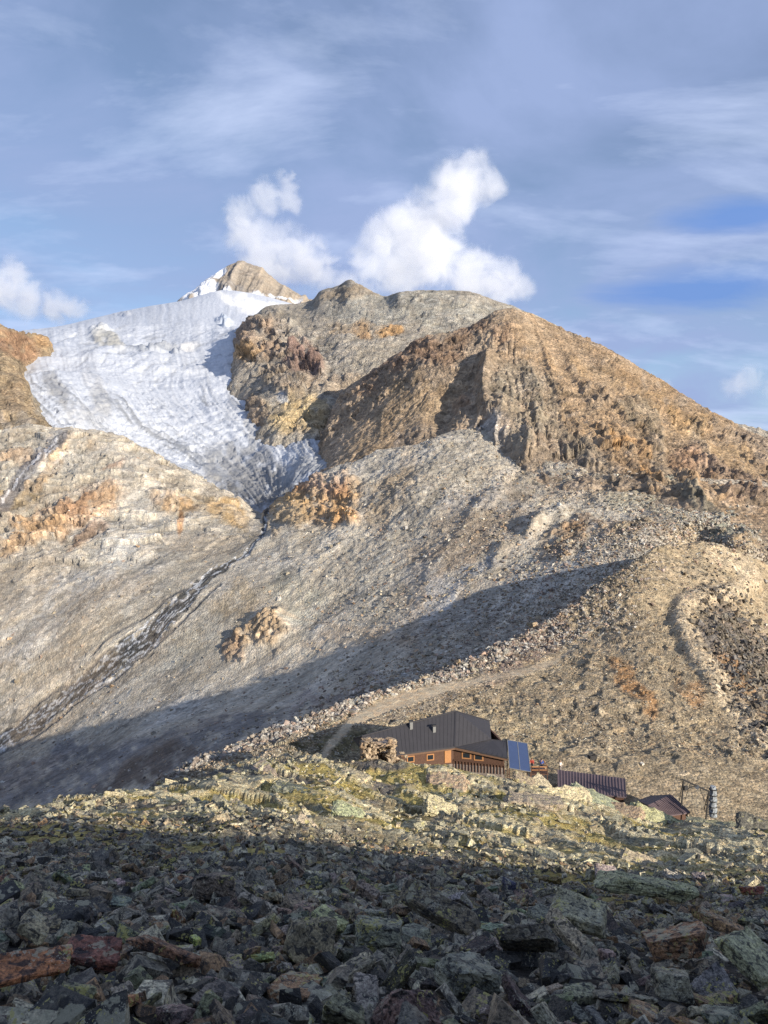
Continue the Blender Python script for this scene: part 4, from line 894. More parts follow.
def seams(mb, a, b, c, d, step, h=.06, w=.05):
    """standing seams on a roof plane; a-b is the top edge, d-c the eave"""
    a, b, c, d = map(Vector, (a, b, c, d)); n = (b - a).cross(d - a).normalized(); n = n if n.z > 0 else -n
    L_ = max((b - a).length, (c - d).length); k = max(2, int(L_ / step))
    for i in range(k + 1):
        t_ = i / k; p, q = a.lerp(b, t_), d.lerp(c, t_)
        if (p - q).length > .2: mb.bar(p + n * h * .4, q + n * h * .4, w, h, n)
M_roof = simple_mat('dark_sheet_roof', (.052, .049, .052), .65, .35, .12, .8, spec=.4)
M_roof2 = simple_mat('brown_sheet_roof', (.135, .098, .10), .6, .2, .12, .8, spec=.4)
M_roof2_shade = simple_mat('shaded_brown_sheet', (.07, .06, .065), .6, .2, .15, .8)  # darker copy of the brown sheet: the rear slope's shade in its colour
M_wood = simple_mat('brown_boards', (.095, .05, .032), .75, 0, .35, 6)
M_woodl = simple_mat('orange_boards', (.40, .19, .075), .7, 0, .2, 6)
M_stonew = simple_mat('masonry', (.22, .18, .15), .9, 0, .5, 4, .05)
M_glass = simple_mat('dark_glass', (.02, .025, .03), .15, 0, .1, 2, spec=.6)
M_steel = simple_mat('grey_steel', (.17, .18, .19), .5, .6, .2, 5)
M_zinc = simple_mat('zinc', (.22, .22, .21), .5, .4, .15, 5)
M_dark = simple_mat('dark_iron', (.045, .042, .04), .6, .3, .2, 5)
M_white = simple_mat('white_enamel', (.75, .75, .75), .5, 0, .06, 5)
M_solar = simple_mat('solar_glass', (.035, .055, .12), .4, 0, .08, 1.5, spec=.5)
V_ = Vector
A_, D_, Q_, T_, R2, R1 = V_((10.5, 112.7, -33.8)), V_((9.9, 108.0, -37.4)), V_((-2.1, 104.8, -37.8)), V_((-3.07, 107.3, -35.7)), V_((15.4, 110.6, -37.2)), V_((16.2, 118, -36.9))
B1, T2 = V_((6, 120, -37.2)), V_((-4.5, 112.5, -37.7)); E1, E2 = V_((17.6, 111.0, -37.6)), V_((17.1, 106.4, -38.4)); D2 = D_ + V_((.1, .05, -.08))
hut = empty('mountain_hut', (8, 111, -43.5), 'brown wooden mountain hut with large dark sheet metal roof, on the saddle', 'mountain hut')
rf = MB()
dn = V_((0, 0, -.22))
for poly in ([A_, T_, Q_, D_], [A_, D_, R2], [A_, R2, R1], [A_, R1, B1], [A_, B1, T2], [A_, T2, T_], [T_, T2, Q_]): rf.prism(poly, dn)
seams(rf, A_, T_, Q_, D_, .62, .03, .04); 
for k in range(1, 9):
    t_ = k / 9; p, q = A_.lerp(R2, t_), D_.lerp(R2, t_); nn = V_((.35, -.55, .75)).normalized(); rf.bar(p + nn * .02, q + nn * .02, .04, .03, nn)
rf.bar(A_ + V_((0, 0, .04)), D_ + V_((0, 0, .04)), .22, .1); rf.bar(A_ + V_((0, 0, .04)), T_ + V_((0, 0, .04)), .22, .1); rf.bar(A_ + V_((0, 0, .04)), R1 + V_((0, 0, .04)), .22, .1)
roof = rf.build('roof', M_roof, hut)
er = MB(); er.prism([D2, E2, E1, R2 + V_((.05, 0, -.06))], V_((0, 0, -.18))); seams(er, R2 + V_((.05, 0, -.04)), E1, E2, D2, .7)
er.build('annex_roof', M_roof, hut)
for px, py, hh in ((411, 728, 1.0), (434, 731, .8)):
    # foot on the left roof plane
    n = (T_ - A_).cross(D_ - A_).normalized(); dr = V_(((px - CX) / F, 1, (HY - py) / F)); tt_ = A_.dot(n) / dr.dot(n); fp = dr * tt_
    c_ = MB(); c_.box(fp + V_((0, 0, hh * .5 - .2)), (.42, .4, hh + .1), .3); ch = c_.build('chimney', M_zinc, roof)
    c2 = MB(); c2.box(fp + V_((0, 0, hh + .05)), (.6, .56, .1), .3); c2.build('chimney_cap', M_dark, hut)
def wall_between(a, b, ztop0, ztop1, zbot, th, mat, name, parent):
    mb = MB(); a, b = V_(a), V_(b); n = V_((-(b - a).y, (b - a).x, 0)).normalized() * th
    mb.prism([(a.x, a.y, zbot), (b.x, b.y, zbot), (b.x, b.y, ztop1), (a.x, a.y, ztop0)], n); return mb.build(name, mat, parent)
cD = V_((9.8, 108.55, 0)); cQ = V_((-1.3, 105.6, 0)); cE = V_((16.7, 107.0, 0)); cT = V_((-2.6, 111.6, 0)); cR = V_((15.6, 117.2, 0)); cB = V_((6, 119, 0)); cE1 = V_((17.1, 110.8, 0))
up = MB()
for a, b, z0, z1 in ((cQ, cD, -37.9, -37.55), (cD, cE, -37.6, -38.55), (cE, cE1, -38.55, -37.9), (cT, cQ, -37.9, -37.9), (cE1, cR, -37.6, -37.2), (cR, cB, -37.2, -37.4), (cB, cT, -37.4, -37.9)):
    n = V_((-(b - a).y, (b - a).x, 0)).normalized() * .25
    up.prism([(a.x, a.y, -40.0), (b.x, b.y, -40.0), (b.x, b.y, z1), (a.x, a.y, z0)], n)
up.build('wooden_wall', M_wood, hut)
lo = MB()
for a, b in ((cQ, cD), (cD, cE), (cE, cE1), (cT, cQ), (cE1, cR), (cR, cB), (cB, cT)):
    n = V_((-(b - a).y, (b - a).x, 0)).normalized() * .4
    lo.prism([(a.x, a.y, -44.5), (b.x, b.y, -44.5), (b.x, b.y, -40.0), (a.x, a.y, -40.0)], n)
lo.build('stone_base', M_stonew, hut)
ev = MB(); ev.bar(Q_ + V_((.2, .1, -.3)), D_ + V_((0, .1, -.3)), .12, .3); ev.bar(D_ + V_((0, .1, -.3)), E2 + V_((0, .1, -.3)), .12, .3); ev.build('eave_board', simple_mat('eave_boards', (.15, .085, .05), .75, 0, .25, 6), hut)
def on_wall(a, b, t_, z, w, h, mat, name, parent, out=.06, th=.08):
    a, b = V_(a), V_(b); d = (b - a).normalized(); n = V_((d.y, -d.x, 0)); c_ = a.lerp(b, t_) + n * out; c_.z = z
    mb = MB(); mb.prism([c_ - d * w / 2 - V_((0, 0, h / 2)), c_ + d * w / 2 - V_((0, 0, h / 2)), c_ + d * w / 2 + V_((0, 0, h / 2)), c_ - d * w / 2 + V_((0, 0, h / 2))], -n * th); return mb.build(name, mat, parent)
on_wall(cQ, cD, .925, -38.75, .95, 2.0, M_woodl, 'door', hut, .09, .12)['label'] = 'bright orange wooden door'
for t_ in (.26, .5):
    f_ = on_wall(cD, cE, t_, -38.55 - .5 * t_, 1.35, .95, M_woodl, 'window', hut, .07); on_wall(cD, cE, t_, -38.55 - .5 * t_, .95, .62, M_glass, 'pane', f_, .09, .04)
for t_ in (.45, .7):
    f_ = on_wall(cQ, cD, t_, -38.75, 1.1, .9, M_woodl, 'window', hut, .07); on_wall(cQ, cD, t_, -38.75, .8, .62, M_glass, 'pane', f_, .09, .04)
bt = MB()
for t_ in [k / 16 for k in range(17)]:
    p = cD.lerp(cE, t_); n = V_(((cE - cD).y, -(cE - cD).x, 0)).normalized() * .06; bt.bar((p.x + n.x, p.y + n.y, -40.9), (p.x + n.x, p.y + n.y, -39.4 - .2 * t_), .1)
p0, p1 = cD + V_((0, -.08, -39.45)), cE + V_((0, -.08, -39.6)); bt.bar(p0, p1, .12, .16); bt.build('railing', M_wood, hut)

# solar panels
sa = empty('solar_array', (19.2, 109.2, -42.4), 'blue solar panel array tilted against the right end of the hut', 'solar panels')
S1, S2, S3, S4 = V_((17.75, 110.9, -37.5)), V_((20.65, 111.2, -38.1)), V_((20.45, 107.6, -40.85)), V_((17.45, 107.3, -40.2))
nn = (S2 - S1).cross(S4 - S1).normalized(); nn = nn if nn.z > 0 else -nn
for t0, t1 in ((.015, .49), (.51, .985)):
    q = [S1.lerp(S2, t0), S1.lerp(S2, t1), S4.lerp(S3, t1), S4.lerp(S3, t0)]; q = [p + nn * .05 for p in q]
    mb = MB(); mb.prism(q, nn * .05); mb.build('panel', M_solar, sa)
fr = MB()
for a, b in ((S1, S2), (S2, S3), (S3, S4), (S4, S1), (S1.lerp(S2, .5), S4.lerp(S3, .5))): fr.bar(a + nn * .09, b + nn * .09, .07, .1, nn)
fr.build('frame', M_zinc, sa)
lg = MB()
for p in (S3, S4): lg.bar(p, p + V_((0, .1, -2.2)), .12)
lg.build('leg', M_wood, sa); lg = MB()
for p in (S1, S2): lg.bar(p, (p.x, p.y, -43.5), .12)
lg.build('rear_leg', M_wood, sa)
# terrace
te = empty('terrace', (21.8, 109.2, -42.5), 'small wooden terrace with brown railing right of the solar panels', 'terrace')
mb = MB(); mb.box((21.8, 109.4, -41.35), (2.6, 2.6, .15), .05); mb.build('deck', M_wood, te)
for x_, y_ in ((20.7, 108.2), (21.8, 108.2), (22.95, 108.2), (22.95, 110.6)):
    mb = MB(); mb.bar((x_, y_, -43.6), (x_, y_, -40.2), .12); mb.build('post', M_wood, te)
mb = MB(); mb.bar((20.7, 108.2, -40.3), (22.95, 108.2, -40.3), .1, .12); mb.bar((20.7, 108.2, -40.75), (22.95, 108.2, -40.75), .06, .1); mb.bar((22.95, 108.2, -40.3), (22.95, 110.6, -40.3), .1, .12); mb.build('railing', M_woodl, te)

# people (small in the picture): one skinned body each, clothing and hair as children
def person(loc, rz, shirt, trousers, hair, label, arm=0.2, skin=(.45, .27, .19)):
    root = empty('person', loc, label, 'person', 'hikers around the hut', rz)
    J = {'pelvis': (0, 0, .95), 'chest': (0, .01, 1.28), 'neck': (0, 0, 1.48), 'head': (0, -.01, 1.60), 'top': (0, 0, 1.72)}
    for s_ in (-1, 1):
        J.update({f'sh{s_}': (.19 * s_, 0, 1.42), f'el{s_}': (.26 * s_, -.02 - arm * .3, 1.15), f'wr{s_}': (.25 * s_, -.06 - arm, .93 + arm * .5), f'ha{s_}': (.25 * s_, -.10 - arm, .84 + arm * .6),
                  f'hp{s_}': (.09 * s_, 0, .90), f'kn{s_}': (.11 * s_, -.03 + .03 * s_, .50), f'an{s_}': (.12 * s_, .03 * s_, .09), f'to{s_}': (.14 * s_, -.16 + .03 * s_, .04)})
    def skin_mesh(name, chain, rad, mat):
        names = sorted({n for e in chain for n in e}, key=lambda n: (n != chain[0][0], n)); me = bpy.data.meshes.new(name)
        me.from_pydata([J[n] for n in names], [(names.index(a), names.index(b)) for a, b in chain], []); o = bpy.data.objects.new(name, me); C.objects.link(o)
        o.parent = root; sk = o.modifiers.new('skin', 'SKIN'); su = o.modifiers.new('sub', 'SUBSURF'); su.levels = su.render_levels = 2
        lay = me.skin_vertices[0] if me.skin_vertices else None
        for i, n in enumerate(names): lay.data[i].radius = rad[n]; lay.data[i].use_root = (i == 0)
        me.materials.append(mat); return o
    R_ = {'pelvis': (.15, .11), 'chest': (.17, .12), 'neck': (.06, .06), 'head': (.095, .11), 'top': (.06, .07)}
    for s_ in (-1, 1): R_.update({f'sh{s_}': (.065,) * 2, f'el{s_}': (.045,) * 2, f'wr{s_}': (.032,) * 2, f'ha{s_}': (.04, .03), f'hp{s_}': (.09,) * 2, f'kn{s_}': (.062,) * 2, f'an{s_}': (.042,) * 2, f'to{s_}': (.045, .035)})
    limbs = [('pelvis', 'chest'), ('chest', 'neck'), ('neck', 'head'), ('head', 'top')]
    for s_ in (-1, 1): limbs += [('chest', f'sh{s_}'), (f'sh{s_}', f'el{s_}'), (f'el{s_}', f'wr{s_}'), (f'wr{s_}', f'ha{s_}'), ('pelvis', f'hp{s_}'), (f'hp{s_}', f'kn{s_}'), (f'kn{s_}', f'an{s_}'), (f'an{s_}', f'to{s_}')]
    mk = lambda c_, n_: simple_mat(n_, c_, .85, 0, .12, 8)
    skin_mesh('body', limbs, R_, mk(skin, 'skin'))
    up_ = [('pelvis', 'chest')]; grow = {k: (v[0] + .022, v[1] + .022) for k, v in R_.items()}
    for s_ in (-1, 1): up_ += [('chest', f'sh{s_}'), (f'sh{s_}', f'el{s_}'), (f'el{s_}', f'wr{s_}')]
    skin_mesh('jacket', up_, grow, mk(shirt, 'cloth'))
    skin_mesh('trousers', [e for s_ in (-1, 1) for e in (('pelvis', f'hp{s_}'), (f'hp{s_}', f'kn{s_}'), (f'kn{s_}', f'an{s_}'))], grow, mk(trousers, 'cloth'))
    mb = MB(); bm = bmesh.new(); bmesh.ops.create_uvsphere(bm, u_segments=14, v_segments=9, radius=.125); bmesh.ops.translate(bm, verts=bm.verts, vec=(0, .025, 1.665))
    for v in bm.verts:
        if v.co.y < -.04 and v.co.z < 1.68: v.co.y = -.04
    me = bpy.data.meshes.new('hair'); bm.to_mesh(me); bm.free(); me.materials.append(mk(hair, 'hair')); h_ = bpy.data.objects.new('hair', me); C.objects.link(h_); h_.parent = root
    return root
person((22.35, 109.3, -41.27), 2.6, (.05, .12, .42), (.06, .06, .08), (.05, .03, .02), 'person in a blue jacket standing on the terrace')
person((21.05, 109.5, -41.27), -.4, (.45, .07, .05), (.04, .04, .05), (.12, .07, .03), 'person in a red jacket beside the solar panels')
P_, _n = locate(MO, 561, 772)
person(P_, .8, (.62, .55, .48), (.25, .22, .2), (.3, .2, .12), 'person in pale clothes standing behind the long brown shed', .15)

# long shed
s1 = empty('shed', (29.3, 109, -45), 'long low shed with brown sheet roof right of the hut', 'shed')
a, b, c, d = V_((25.3, 112.2, -42.2)), V_((34.5, 110.3, -42.75)), V_((33.4, 106.2, -43.75)), V_((24.4, 107.9, -43.5))
mb = MB(); mb.prism([a, b, c, d], V_((0, 0, -.16))); seams(mb, a, b, c, d, .42, .09, .08); mb.build('roof', M_roof2, s1)
mb = MB()
for p, q in ((a, b), (b, c), (c, d), (d, a)):
    p, q = p.lerp((a + c) / 2, .06), q.lerp((a + c) / 2, .06); mb.prism([(p.x, p.y, -46.5), (q.x, q.y, -46.5), q + V_((0, 0, -.18)), p + V_((0, 0, -.18))], ((a + c) / 2 - (p + q) / 2).normalized() * .12)
mb.build('wall', M_wood, s1)
# small shed
s2 = empty('shed', (37.6, 104, -46), 'small shed with brown gable roof beside the cableway frame', 'shed')
K1, K2, e1, e2, g1, g2 = V_((34.8, 101.6, -42.9)), V_((39.1, 105, -42.9)), V_((40.8, 102.6, -44.3)), V_((37.4, 101.2, -44.1)), V_((37.0, 106.8, -43.75)), V_((34.3, 104.3, -43.4))
mb = MB(); mb.prism([K1, K2, e1, e2], V_((0, 0, -.14))); seams(mb, K1, K2, e1, e2, .4, .07, .06); mb.build('roof', M_roof2, s2)
mb = MB(); mb.prism([K1 + V_((0, 0, .01)), K2 + V_((0, 0, .01)), g1, g2], V_((0, 0, -.14))); mb.build('rear_roof', M_roof2_shade, s2)
mb = MB(); ctr = (K1 + K2 + e1 + e2 + g1 + g2) / 6
for p, q in ((K1, e2), (e2, e1), (e1, K2), (K2, g1), (g1, g2), (g2, K1)):
    p, q = p.lerp(ctr, .08), q.lerp(ctr, .08); mb.prism([(p.x, p.y, -47.5), (q.x, q.y, -47.5), (q.x, q.y, q.z - .2), (p.x, p.y, p.z - .2)], (V_((ctr.x, ctr.y, 0)) - V_(((p.x + q.x) / 2, (p.y + q.y) / 2, 0))).normalized() * .1)
mb.build('wall', M_wood, s2)
# cableway loading frame
gf = empty('cableway_frame', (40.5, 100, -43.5), 'thin dark steel goods cableway frame standing right of the small shed', 'cableway frame')
pa, pb = w1(683.5, 780, 100), w1(709, 791.5, 100)
for p, px, py in ((pa, 681.5, 806), (pb, 705.5, 822)):
    mb = MB(); mb.bar(p, w1(px, py, 100), .16); mb.build('post', M_dark, gf)
mb = MB(); mb.bar(pa - V_((.2, 0, -.1)), pb, .14, .2); mb.build('beam', M_dark, gf)
mb = MB(); mb.bar(w1(682.5, 790, 100), w1(695, 786, 100), .09); mb.bar(w1(700, 789, 100), w1(707, 806, 100), .07); mb.bar(w1(690, 784, 100), w1(685, 800, 101), .06); mb.build('brace', M_dark, gf)
mb = MB(); mb.cyl(w1(697, 787, 99.9), w1(697, 787, 100.3), .28, n=16); mb.build('pulley', M_steel, gf)
mb = MB(); mb.box(w1(685.5, 788, 100), (.5, .3, .55), .3); mb.build('winch', M_dark, gf)
mb = MB(); mb.bar(pa + V_((0, .1, 0)), pa + V_((.1, 1.8, -3.6)), .07); mb.bar(pb + V_((0, .1, 0)), pb + V_((.1, 1.8, -3.2)), .07); mb.build('stay', M_dark, gf)
cp = empty('wrapped_post', (42.9, 100.5, -44), 'thick grey weathered post wrapped in mesh, right of the cableway frame', 'post')
rs_ = np.random.default_rng(3); Vc, Fc_ = [], []
H_, n_ = 14, 16
for i in range(H_ + 1):
    for j in range(n_):
        r_ = .46 * (1 + .10 * rs_.normal()) * (1 - .25 * (i / H_) ** 3); a_ = j / n_ * 2 * math.pi; Vc.append((42.95 + r_ * math.cos(a_), 100.5 + r_ * math.sin(a_), -43.9 + i / H_ * 3.9 + .04 * rs_.normal()))
for i in range(H_):
    for j in range(n_): Fc_.append([i * n_ + j, i * n_ + (j + 1) % n_, (i + 1) * n_ + (j + 1) % n_, (i + 1) * n_ + j])
Fc_.append([H_ * n_ + j for j in range(n_)])
part('column', Vc, Fc_, simple_mat('mesh_wrap', (.27, .29, .30), .8, 0, .6, 5, .1), cp, cp.location)
mb = MB()
for k in range(5): mb.cyl((42.95, 100.5, -43.4 + k * .75), (42.95, 100.5, -43.32 + k * .75), .53, n=16)
mb.build('band', M_dark, cp)
# dark trough and bench behind the shed
P_, _n = locate(MO, 593, 760)
bx = empty('crate', P_, 'small dark crate lying on the slope above the long shed', 'crate', rz=.3)
mb = MB(); o_ = P_
for k in range(4): mb.box((o_.x, o_.y - .4, o_.z + .12 + k * .2), (1.15, .05, .15)); mb.box((o_.x, o_.y + .4, o_.z + .12 + k * .2), (1.15, .05, .15)); mb.box((o_.x - .58, o_.y, o_.z + .12 + k * .2), (.05, .8, .15)); mb.box((o_.x + .58, o_.y, o_.z + .12 + k * .2), (.05, .8, .15))
mb.build('slats', M_dark, bx); mb = MB(); mb.box((o_.x, o_.y, o_.z + .05), (1.1, .75, .06)); mb.build('floor', M_dark, bx)
put_rock(642, 765, .75, 4, (.75, .73, .70), 'single white stone on the tan slope above the small shed', name='boulder', group=None, sheet=MO, tilt=.2, lift=.4)
for px, py, sz_, lb in ((530, 622, 2.6, 'big brown block on the moraine rim above the hut'), (475, 672, 2.0, 'pale block beside the trodden path above the hut'), (515, 655, 2.2, 'reddish block on the moraine below the big brown block'), (452, 655, 1.6, 'grey block on the rim left of the reddish block')):
    put_rock(px, py, sz_, 4, (.36, .27, .19) if 'brown' in lb or 'red' in lb else (.42, .39, .33), lb, name='boulder', group='large blocks on the moraine rim', sheet=MO, tilt=.25, lift=.3)

# dry stone shelter
sh_ = empty('stone_shelter', (-.9, 92.2, -34), 'ruined dry stone shelter with dark doorway left of the hut', 'stone shelter')
VV, FF = [], []
def stones(x0, x1, y0, y1, z0, z1, n, s_):
    for _ in range(n):
        v, f = LOW[int(rs_.integers(0, len(LOW)))]; s__ = s_ * rs_.uniform(.7, 1.3); a_ = rs_.uniform(0, 6.28)
        R_ = np.array([[math.cos(a_), -math.sin(a_), 0], [math.sin(a_), math.cos(a_), 0], [0, 0, 1.3]])
        w = (v * s__) @ R_.T + np.array([rs_.uniform(x0, x1), rs_.uniform(y0, y1), rs_.uniform(z0, z1)])
        b_ = len(VV); VV.extend(w.tolist()); FF.extend((f + b_).tolist())
stones(-2.6, -1.0, 91.2, 92.0, -34.2, -31.3, 60, .75); stones(-2.3, -1.4, 91.3, 91.9, -31.3, -30.9, 8, .6); stones(.55, 1.15, 91.2, 92.0, -34.2, -31.2, 34, .7); stones(.3, .8, 91.3, 91.8, -31.4, -30.9, 5, .45)
stones(-2.6, 1.1, 93.6, 94.2, -34.2, -31.6, 90, .8); stones(-2.7, -2.2, 91.5, 94, -34.2, -31.4, 40, .75); stones(.8, 1.2, 91.5, 94, -34.2, -31.4, 40, .75); stones(1.0, 2.6, 91.2, 92.2, -34.4, -32.6, 30, .7)
mesh_np('wall', np.array(VV) - np.array(sh_.location), np.array(FF), M_dry, np.tile(np.array((.40, .31, .215)), (len(VV), 1)), False, sh_)
VV, FF = [], []; stones(-1.2, .7, 91.2, 91.9, -31.6, -31.25, 14, .6); mesh_np('lintel', np.array(VV) - np.array(sh_.location), np.array(FF), M_dry, np.tile(np.array((.40, .30, .21)), (len(VV), 1)), False, sh_)
mb = MB(); mb.box((-.8, 92.9, -31.75), (3.6, 2.4, .16)); mb.build('roof_slab', M_stonew, sh_)

# ------------------------------------------------------------------ cumulus clouds: real volumes behind the peaks
def cloud(puffs, Y, thick, label, dens=.03, cut=.0, seed=0.0, soft=1.0):
    dens *= .6
    """puffs = (px, py, radius in px); each becomes a ball of vapour about Y metres away, frayed by noise"""
    P3 = []
    for k, (px, py, r) in enumerate(puffs):
        yy = Y + thick * math.sin(k * 2.4 + seed) * .5; c_ = w1(px, py, yy); P3.append((c_, r / F * yy))
    ctr = sum((c_ for c_, r_ in P3), Vector()) / len(P3)
    lo_ = Vector([min(c_[i] - r_ * 1.25 for c_, r_ in P3) for i in range(3)]); hi_ = Vector([max(c_[i] + r_ * 1.25 for c_, r_ in P3) for i in range(3)])
    o = None
    mb = MB(); mid = (lo_ + hi_) / 2; mb.prism([(lo_.x, lo_.y, lo_.z), (hi_.x, lo_.y, lo_.z), (hi_.x, hi_.y, lo_.z), (lo_.x, hi_.y, lo_.z)], (0, 0, hi_.z - lo_.z))
    m = bpy.data.materials.new('cloud_vapour'); t = nt(m)
    out = N(t, 'ShaderNodeOutputMaterial'); pv = N(t, 'ShaderNodeVolumePrincipled'); pv.inputs['Color'].default_value = (1, 1, 1, 1); pv.inputs['Anisotropy'].default_value = .1
    g = N(t, 'ShaderNodeNewGeometry'); pos = g.outputs['Position']
    R0 = sum(r_ for _, r_ in P3) / len(P3)
    nz = N(t, 'ShaderNodeTexNoise', Scale=1.0 / R0, Detail=8.0, Roughness=.7, Distortion=.5); L(t, pos, nz.inputs['Vector'])
    prev = None
    for c_, r_ in P3:
        d_ = N(t, 'ShaderNodeVectorMath', operation='DISTANCE'); L(t, pos, d_.inputs[0]); d_.inputs[1].default_value = c_
        m_ = N(t, 'ShaderNodeMath', operation='MULTIPLY_ADD'); L(t, d_.outputs['Value'], m_.inputs[0]); m_.inputs[1].default_value = -1 / r_; m_.inputs[2].default_value = 1.0
        if prev is None: prev = m_.outputs[0]
        else:
            q = N(t, 'ShaderNodeMath', operation='SMOOTH_MAX'); q.inputs[2].default_value = .15; L(t, prev, q.inputs[0]); L(t, m_.outputs[0], q.inputs[1]); prev = q.outputs[0]
    a_ = N(t, 'ShaderNodeMath', operation='MULTIPLY_ADD'); L(t, nz.outputs[0], a_.inputs[0]); a_.inputs[1].default_value = 3.2; a_.inputs[2].default_value = -1.66 - cut
    b_ = N(t, 'ShaderNodeMath', operation='ADD'); L(t, prev, b_.inputs[0]); L(t, a_.outputs[0], b_.inputs[1])
    # nothing outside the puffs
    e_ = N(t, 'ShaderNodeMapRange'); L(t, prev, e_.inputs[0]); e_.inputs[1].default_value = -.22; e_.inputs[2].default_value = .12
    r_ = N(t, 'ShaderNodeMapRange'); L(t, b_.outputs[0], r_.inputs[0]); r_.inputs[1].default_value = 0.0; r_.inputs[2].default_value = .5 * soft; r_.inputs[4].default_value = dens
    f_ = N(t, 'ShaderNodeMath', operation='MULTIPLY'); L(t, r_.outputs[0], f_.inputs[0]); L(t, e_.outputs[0], f_.inputs[1]); L(t, f_.outputs[0], pv.inputs['Density'])
    L(t, pv.outputs[0], out.inputs['Volume'])
    me = bpy.data.meshes.new('cloud'); me.from_pydata([v - mid for v in mb.V], [], mb.F); me.update(); bm = bmesh.new(); bm.from_mesh(me); bmesh.ops.recalc_face_normals(bm, faces=bm.faces[:]); bm.to_mesh(me); bm.free()
    me.materials.append(m); o = bpy.data.objects.new('cloud', me); C.objects.link(o); o.location = mid
    return tag(o, label, 'cloud', 'cumulus clouds over the ridges')
cloud([(466, 178, 30), (490, 186, 20), (452, 200, 32), (430, 222, 34), (402, 232, 34), (384, 240, 26), (405, 262, 38), (440, 258, 34), (372, 270, 28), (470, 276, 32), (500, 282, 28), (520, 288, 16)], 2300, 60, 'largest white cloud, rising behind the grey brown summit ridge', .022, 0, 0)
cloud([(288, 184, 16), (268, 198, 22), (242, 214, 22), (290, 200, 16), (252, 236, 28), (278, 244, 26), (300, 258, 30), (322, 272, 24), (268, 266, 34), (344, 284, 18)], 4700, 120, 'ragged white cloud just behind the far snowy peak', .010, .05, 1.0)
cloud([(628, 392, 14), (645, 384, 16), (662, 388, 12)], 7000, 100, 'faint small cloud low behind the right shoulder of the mountain', .003, .1, 4.0)
cloud([(735, 386, 16), (752, 380, 18), (775, 386, 18)], 7500, 100, 'faint small cloud low at the right edge of the sky', .003, .1, 5.0)
cloud([(14, 272, 17), (2, 290, 24), (30, 300, 22), (56, 308, 18), (76, 310, 15), (-30, 285, 30)], 4200, 100, 'small white cloud at the left edge above the glacier', .013, 0, 2.0)

# ------------------------------------------------------------------ light, sky, camera
sc = bpy.context.scene
elev = math.asin(SUN[2]); azi = math.atan2(SUN[0], SUN[1])
sl_ = bpy.data.lights.new('sun', 'SUN'); sl_.energy = 5.0; sl_.angle = math.radians(0.5); sl_.color = (1.0, .92, .81)
so_ = bpy.data.objects.new('sun', sl_); C.objects.link(so_)
so_.rotation_euler = Vector(SUN).to_track_quat('Z', 'Y').to_euler()
wd_ = bpy.data.worlds.new('World'); sc.world = wd_; wd_.use_nodes = True; t = wd_.node_tree; t.nodes.clear()
wo = N(t, 'ShaderNodeOutputWorld'); bg = N(t, 'ShaderNodeBackground', Strength=0.10)
sky = N(t, 'ShaderNodeTexSky', sky_type='NISHITA'); sky.sun_disc = False; sky.sun_elevation = elev; sky.sun_rotation = azi; sky.altitude = 2700; sky.air_density = 1.0; sky.dust_density = .6
tc = N(t, 'ShaderNodeTexCoord')
# thin high cloud: noise stretched along flat layers
sp = N(t, 'ShaderNodeSeparateXYZ'); L(t, tc.outputs['Generated'], sp.inputs[0])
den = N(t, 'ShaderNodeMath', operation='ADD'); L(t, sp.outputs[2], den.inputs[0]); den.inputs[1].default_value = .22
dv1 = N(t, 'ShaderNodeMath', operation='DIVIDE'); L(t, sp.outputs[0], dv1.inputs[0]); L(t, den.outputs[0], dv1.inputs[1])
dv2 = N(t, 'ShaderNodeMath', operation='DIVIDE'); L(t, sp.outputs[1], dv2.inputs[0]); L(t, den.outputs[0], dv2.inputs[1])
cb = N(t, 'ShaderNodeCombineXYZ'); L(t, dv1.outputs[0], cb.inputs[0]); L(t, dv2.outputs[0], cb.inputs[1])
mp = N(t, 'ShaderNodeMapping'); L(t, cb.outputs[0], mp.inputs[0]); mp.inputs['Rotation'].default_value = (0, 0, .35); mp.inputs['Scale'].default_value = (1.0, 1.0, 1)
na = N(t, 'ShaderNodeTexNoise', Scale=1.5, Detail=8.0, Roughness=0.55, Distortion=.4); L(t, mp.outputs[0], na.inputs['Vector'])
mp2 = N(t, 'ShaderNodeMapping'); L(t, cb.outputs[0], mp2.inputs[0]); mp2.inputs['Rotation'].default_value = (0, 0, -.25); mp2.inputs['Scale'].default_value = (.9, 1.9, 1); mp2.inputs['Location'].default_value = (3.1, 1.7, 0)
nb_ = N(t, 'ShaderNodeTexNoise', Scale=1.6, Detail=8.0, Roughness=0.6, Distortion=.3); L(t, mp2.outputs[0], nb_.inputs['Vector'])
veil = ramp(t, na.outputs[0], [(.36, (.3,) * 3), (.58, (.97,) * 3)])
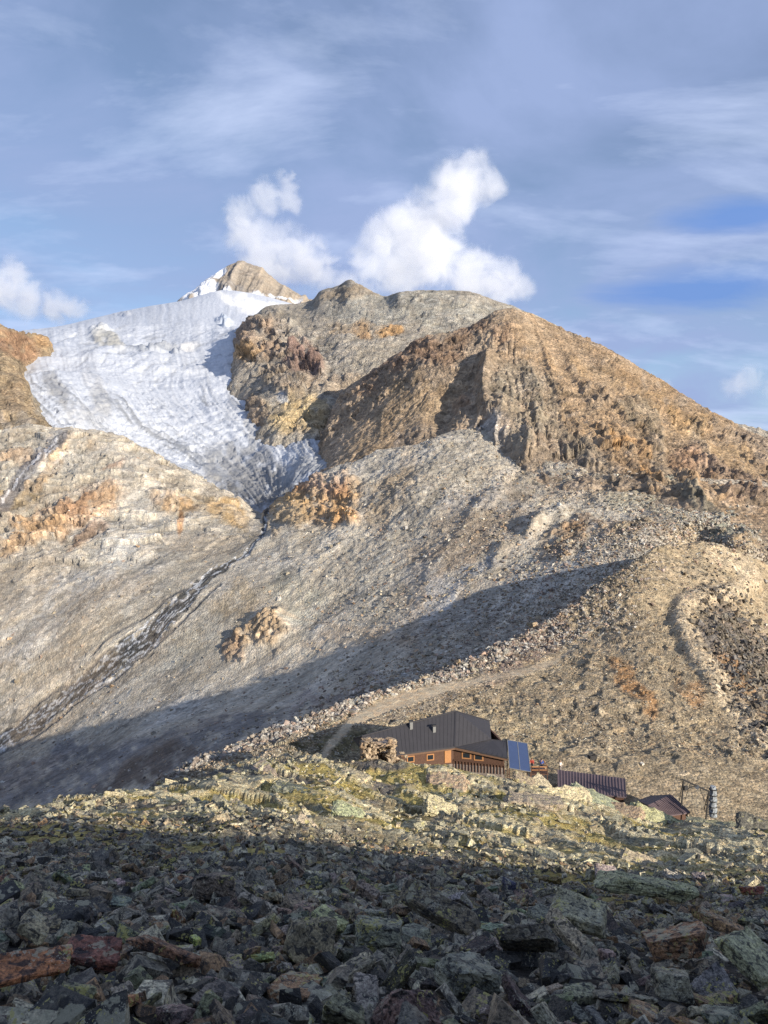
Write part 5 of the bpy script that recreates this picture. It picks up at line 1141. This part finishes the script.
def opening(px, py, kx, kz, r0):
    d0 = Vector(((px - CX) / F, 1, (HY - py) / F)).normalized()
    sb = N(t, 'ShaderNodeVectorMath', operation='SUBTRACT'); L(t, tc.outputs['Generated'], sb.inputs[0]); sb.inputs[1].default_value = d0
    ml = N(t, 'ShaderNodeVectorMath', operation='MULTIPLY'); L(t, sb.outputs[0], ml.inputs[0]); ml.inputs[1].default_value = (kx, kx, kz)
    ln = N(t, 'ShaderNodeVectorMath', operation='LENGTH'); L(t, ml.outputs[0], ln.inputs[0])
    ad = N(t, 'ShaderNodeMath', operation='MULTIPLY_ADD'); L(t, nb_.outputs[0], ad.inputs[0]); ad.inputs[1].default_value = .9; L(t, ln.outputs['Value'], ad.inputs[2])
    return ramp(t, ad.outputs[0], [(r0, (1,) * 3), (min(1, r0 + .3), (0,) * 3)])
gap = mixc(t, 1.0, opening(745, 216, 3.5, 14, .52), opening(720, 285, 2.4, 11, .50), 'LIGHTEN')
c = mixc(t, veil, sky.outputs[0], (2.25, 2.9, 4.7))
wisp = ramp(t, nb_.outputs[0], [(.50, (0,) * 3), (.72, (.55,) * 3)])
c = mixc(t, wisp, c, (4.7, 5.4, 7.2))
gf_ = N(t, 'ShaderNodeMath', operation='MULTIPLY'); L(t, gap, gf_.inputs[0]); gf_.inputs[1].default_value = .75
c = mixc(t, gf_.outputs[0], c, (.95, 2.0, 4.7))
L(t, c, bg.inputs[0]); L(t, bg.outputs[0], wo.inputs[0])

cam = bpy.data.cameras.new('camera'); co = bpy.data.objects.new('camera', cam); C.objects.link(co)
co.location = (0, 0, 0); co.rotation_euler = (math.radians(90), 0, 0)
cam.sensor_fit = 'VERTICAL'; cam.sensor_height = 24; cam.lens = 24 * F / 1024
cam.shift_y = -(512 - HY) / 1024; cam.clip_end = 40000; cam.clip_start = .05
sc.camera = co
sc.view_settings.view_transform = 'Standard'; sc.view_settings.look = 'None'; sc.view_settings.gamma = 1; sc.view_settings.exposure = 0.65
sc.cycles.max_bounces = 6; sc.cycles.diffuse_bounces = 3; sc.cycles.volume_bounces = 4; sc.cycles.volume_step_rate = 1.0
sc.cycles.use_denoising = True; sc.cycles.denoising_input_passes = 'RGB_ALBEDO_NORMAL'; sc.cycles.denoising_prefilter = 'NONE'
